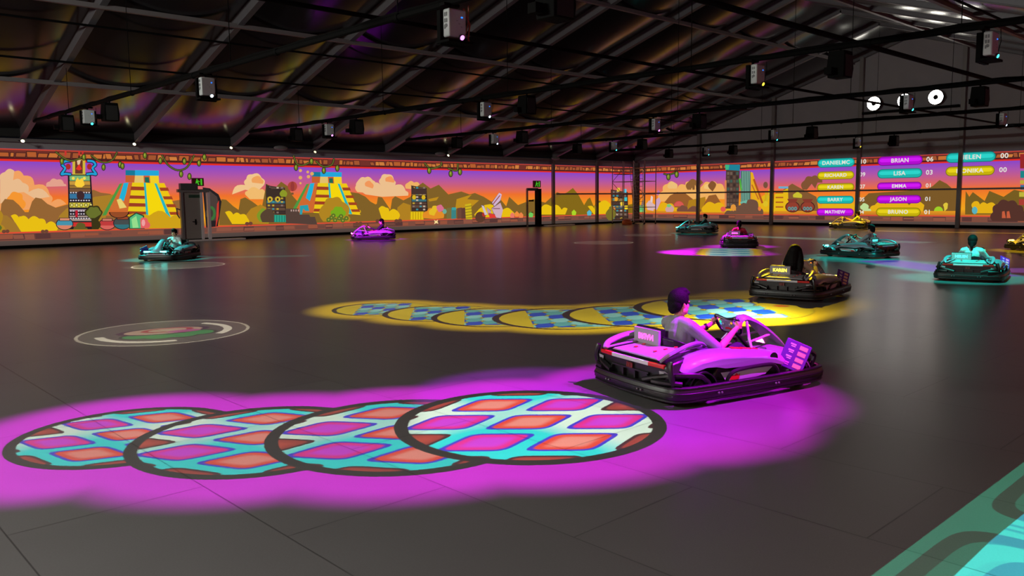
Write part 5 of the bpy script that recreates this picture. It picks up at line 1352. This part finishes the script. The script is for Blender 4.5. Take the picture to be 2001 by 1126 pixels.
def hand_on_rim(b, C, s):
    """right (s=-1) or left (s=1) hand closed round an upright piece of rim at C"""
    C = Vector(C)
    # palm behind and outside of the rim
    b.ball(C + Vector((-.030, s * .018, -.004)), (.020, .022, .046), n=12, k=8)
    b.ball(C + Vector((-.040, s * .012, -.026)), (.022, .024, .030), n=12, k=8)
    for i in range(4):
        z = .036 - .0215 * i; L = (1.0, 1.08, 1.02, .86)[i]; r = (.0088, .0092, .0088, .0078)[i]
        pts = []
        for k in range(7):
            a = R_(215 - (235 * L) * k / 6); rad = .0315 if k in (0,) else .0295 - .001 * k * .5
            pts.append(C + Vector((math.cos(a) * rad, s * math.sin(a) * -rad * -1 if False else s * (-math.sin(a + PI)) * rad, z - .003 * k * .5)))
        limb(b, pts, [r * (1.08 if k in (2, 4) else 1.0) * (1 - .03 * k) for k in range(7)], 8)
    th = [C + Vector((-.042, -s * .004, -.004)), C + Vector((-.034, -s * .026, .016)), C + Vector((-.012, -s * .034, .030)), C + Vector((.008, -s * .030, .036))]
    limb(b, th, [.0125, .0118, .0105, .0088], 8)
SH = {1: (-.355, .185, .705), -1: (-.355, -.185, .705)}
EL = {1: (-.10, .335, .475), -1: (-.10, -.345, .462)}
RIM = {1: (.337, .182, .665), -1: (.337, -.182, .665)}
WR = {s: (RIM[s][0] - .082, RIM[s][1] + s * .018, RIM[s][2] - .048) for s in (1, -1)}
def body_shapes(b, torso=1.0, detail=True, turn=0):
    M = head_at(b, HEAD, turn)
    limb(b, [(-0.365, 0, .73), (-0.355, 0, .79), (-0.345, 0, .87)], [.060, .054, .056])
    limb(b, [(-0.250, 0, .25), (-0.290, 0, .36), (-0.345, 0, .50), (-0.365, 0, .60), (-0.365, 0, .68)], [.13 * torso, .125 * torso, .13 * torso, .125 * torso, .10])
    for s in (1, -1):
        b.ball((-0.320, s * .075, .57), (.10, .095, .14)); b.ball((-0.280, s * .06, .32), (.10, .09, .10))
        limb(b, [(-0.365, s * .06, .725), (-0.360, s * .12, .715), SH[s]], [.058, .060, .058])
        A, B, D = Vector(SH[s]), Vector(EL[s]), Vector(WR[s])
        limb(b, [A, A.lerp(B, .4), A.lerp(B, .8), B, B.lerp(D, .3), B.lerp(D, .7), D], [.056, .052, .042, .041, .042, .033, .027])
        limb(b, [D, Vector(RIM[s]) + Vector((-.05, s * .016, -.03))], [.026, .027])
        hand_on_rim(b, RIM[s], s)
        limb(b, [(-0.230, s * .09, .22), (0.110, s * .13, .33), (.34, s * .155, .40), (.54, s * .155, .29), (.70, s * .15, .19)], [.088, .080, .062, .052, .040])
    return M
b = MB(); body_shapes(b); ME_BODY = melt(b, 'body', .0056, 3, mSKIN)
def shirt(name, sleeve, m, w=1.0, grow=.012):
    b = MB(); g = grow
    limb(b, [(-0.250, 0, .235), (-0.290, 0, .36), (-0.345, 0, .50), (-0.367, 0, .60), (-0.367, 0, .69)], [.142 * w, .138 * w, .143 * w, .138 * w, .112], 18)
    for s in (1, -1):
        b.ball((-0.325, s * .075, .575), (.112, .108, .15)); b.ball((-0.285, s * .06, .32), (.112, .10, .11)); b.ball((-0.390, s * .085, .60), (.07, .085, .13))
        limb(b, [(-0.367, s * .055, .73), (-0.360, s * .12, .722), SH[s]], [.066, .072, .072])
        A, B, D = Vector(SH[s]), Vector(EL[s]), Vector(WR[s])
        P = [A, A.lerp(B, .5), A.lerp(B, .92)] if sleeve == 'short' else [A, A.lerp(B, .5), B, B.lerp(D, .5), B.lerp(D, .92)]
        limb(b, P, [.072, .066, .060] if sleeve == 'short' else [.07, .06, .052, .048, .038])
    limb(b, [(-0.365, 0, .71), (-0.360, 0, .768)], [.078, .064])
    return melt(b, name, .009, 3, m)
ME_TEE = shirt('t_shirt', 'short', mSHIRT); ME_JACKET = shirt('jacket', 'long', mat('loose jacket', (170, 168, 166), .8, bump=.1, bscale=60))
b = MB()
for s in (1, -1): limb(b, [(-0.240, s * .085, .215), (0.110, s * .13, .33), (.34, s * .155, .40), (.54, s * .155, .29), (.68, s * .15, .205)], [.108, .094, .075, .063, .055])
limb(b, [(-0.280, 0, .23), (-0.190, 0, .22)], [.12, .11]); ME_TROU = melt(b, 'trousers', .011, 3, mJEAN)
def shoe_mesh(s):
    b = MB(); limb(b, [(.70, s * .15, .175), (.735, s * .15, .15), (.77, s * .152, .22), (.80, s * .155, .285)], [.043, .043, .042, .034]); return melt(b, 'shoe', .008, 3, mSHOE)
ME_SHOE = {s: shoe_mesh(s) for s in (1, -1)}
def hair_mesh(kind, m, turn=0):
    b = MB(); M = Matrix.Translation(HEAD) @ Matrix.Rotation(turn, 4, 'Z') @ Matrix.Scale(1.1, 4)
    if kind == 'short':
        b.ball((-.020, 0, .046), (.110, .091, .104), M=M, n=20, k=14); b.ball((-.060, 0, .0), (.070, .079, .088), M=M, n=16, k=12); b.ball((.045, 0, .100), (.062, .066, .034), M=M, n=14, k=9)
        b.ball((-.088, 0, -.045), (.036, .056, .052), M=M); b.ball((.02, 0, .126), (.066, .06, .032), M=M)
        for s in (1, -1): b.ball((-.005, s * .070, .03), (.036, .022, .052), M=M, n=10, k=8)
    elif kind == 'long':
        b.ball((-.022, 0, .045), (.116, .108, .104), M=M, n=20, k=14)
        limb(b, [M @ Vector(p) for p in ((-.04, 0, .03), (-.082, 0, -.08), (-.10, 0, -.19), (-.115, 0, -.32))], [.10, .11, .115, .09])
        for s in (1, -1): limb(b, [M @ Vector(p) for p in ((-.01, s * .07, .04), (-.04, s * .11, -.08), (-.09, s * .135, -.2), (-.12, s * .14, -.35))], [.06, .062, .066, .045])
    else:
        b.ball((-.022, 0, .045), (.114, .098, .106), M=M, n=20, k=14); b.ball((-.06, 0, -.02), (.078, .087, .10), M=M, n=16, k=12); limb(b, [M @ Vector(p) for p in ((-.10, 0, -.02), (-.125, 0, -.10), (-.12, 0, -.18))], [.05, .04, .022])
    return melt(b, 'hair', .0075, 2, m)
ME_HAIR = {k: hair_mesh(k, mHAIR) for k in ('short', 'long', 'tied')}
b = MB()
for s in (1, -1): b.ball((.079, s * .031, .002), (.008, .013, .007), M=Matrix.Translation(HEAD) @ Matrix.Scale(1.1, 4), n=10, k=6)
ME_EYE = b.mesh('eyes', mEYE, 40)
b = MB(); b.ball((.089, 0, -.068), (.006, .024, .004), M=Matrix.Translation(HEAD) @ Matrix.Scale(1.1, 4), n=10, k=6); ME_MOUTH = b.mesh('mouth', mLIP, 40)
b = MB()
for s in (1, -1): b.tube([HEAD + 1.1 * Vector((.087, s * .014, .024)), HEAD + 1.1 * Vector((.088, s * .032, .029)), HEAD + 1.1 * Vector((.078, s * .048, .022))], .0042, 6)
ME_BROW = b.mesh('eyebrows', mHAIR, 40)
b = MB()
A, D = Vector(EL[1]), Vector(WR[1]); ax = (D - A).normalized(); c = A.lerp(D, .9)
Mw = Matrix.Translation(c) @ ax.to_track_quat('Z', 'Y').to_matrix().to_4x4()
b.lathe([(.0305, -.012), (.0345, -.012), (.0345, .012), (.0305, .012)], 20, M=Mw, caps=False); b.lathe([(.018, .034), (.018, .042)], 14, M=Mw @ Matrix.Rotation(PI / 2, 4, 'X') @ Matrix.Translation((0, 0, -.005)))
ME_WATCH = b.mesh('wrist_watch', mat('black watch strap', (12, 12, 13), .4), 40)

def driver(kart, label, hair='short', top='tee', top_col=None, skin=True, watch=False):
    t = thing('person', label, 'person', kart.location.copy(), kart.rotation_euler.z, 'kart drivers')
    body = link('body', ME_BODY, t)
    g = link('t_shirt' if top == 'tee' else 'jacket', ME_TEE if top == 'tee' else ME_JACKET, t)
    if top_col:
        g.material_slots[0].link = 'OBJECT'; g.material_slots[0].material = mat('cloth_%d_%d_%d' % top_col, top_col, .85, bump=.15, bscale=100, vary=.15)
    link('trousers', ME_TROU, t)
    for s in (1, -1): link('shoe', ME_SHOE[s], t)
    link('hair', ME_HAIR[hair], t); link('eyes', ME_EYE, t); link('mouth', ME_MOUTH, t); link('eyebrows', ME_BROW, t)
    if watch: link('wrist_watch', ME_WATCH, t)
    return t
# ------------------------------------------------------------------ who drives where
PINK, CYAN, AMBER = (255, 70, 190), (60, 240, 225), (255, 226, 60)
K = []
def entry(label, text, colour, x, y, h, who, hair, top, tc, flip=False, watch=False):
    k = make_kart(label, text, colour, x, y, h, flip); driver(k, who, hair, top, tc, watch=watch); K.append(k)
entry('nearest go-kart, lit magenta, with a name board behind the driver', 'BRIAN', PINK, 38.24, -47.22, 75.5, 'dark-haired man in a grey t-shirt driving the nearest kart', 'short', 'tee', None, True, True)
entry('go-kart lit yellow, seen from behind, carrying the long-haired driver', 'KAREN', AMBER, 35.08, -38.95, 97, 'long-haired driver seen from behind in the yellow-lit kart', 'long', 'jacket', (190, 186, 170))
entry('turquoise-lit go-kart seen straight from behind near the right edge', 'HELEN', CYAN, 36.40, -32.82, 101, 'driver in a pale top seen from behind near the right edge', 'tied', 'tee', (170, 180, 180))
entry('turquoise-lit go-kart driving left behind the yellow-lit one', 'BARRY', CYAN, 31.2, -27.3, 168, 'driver in a grey top in the turquoise kart behind the long-haired driver', 'short', 'jacket', (150, 160, 166))
entry('magenta-lit go-kart seen from behind in the middle of the far track', 'EMMA', PINK, 24.95, -24.72, 125, 'driver in a red top leaving in the far magenta kart', 'tied', 'tee', (190, 40, 60))
entry('turquoise-lit go-kart heading left, farthest along the left of the scores', 'LISA', CYAN, 16.4, -14.9, 206, 'driver in black in the far turquoise kart beside a wall post', 'short', 'jacket', (22, 22, 26))
entry('yellow-lit go-kart heading left under the score pills', 'BRUNO', AMBER, 20.5, -4.4, 192, 'driver in a yellow-green top under the score pills', 'short', 'tee', (190, 210, 60))
entry('magenta-lit go-kart driving left in front of the left wall', 'JASON', PINK, 6.9, -30.5, 240, 'dark-clothed driver in the magenta kart by the left wall', 'tied', 'jacket', (20, 18, 24))
entry('turquoise-lit go-kart with lit headlights coming forward on the left', 'DANIEL', CYAN, 13.0, -43.42, 314, 'driver in a pale hooded top facing forward on the left', 'short', 'jacket', (180, 190, 190))
entry('yellow-lit go-kart cut off by the right edge', 'MONIKA', AMBER, 34.9, -20.6, 150, 'driver of the yellow kart beyond the right edge', 'long', 'jacket', (150, 140, 60))
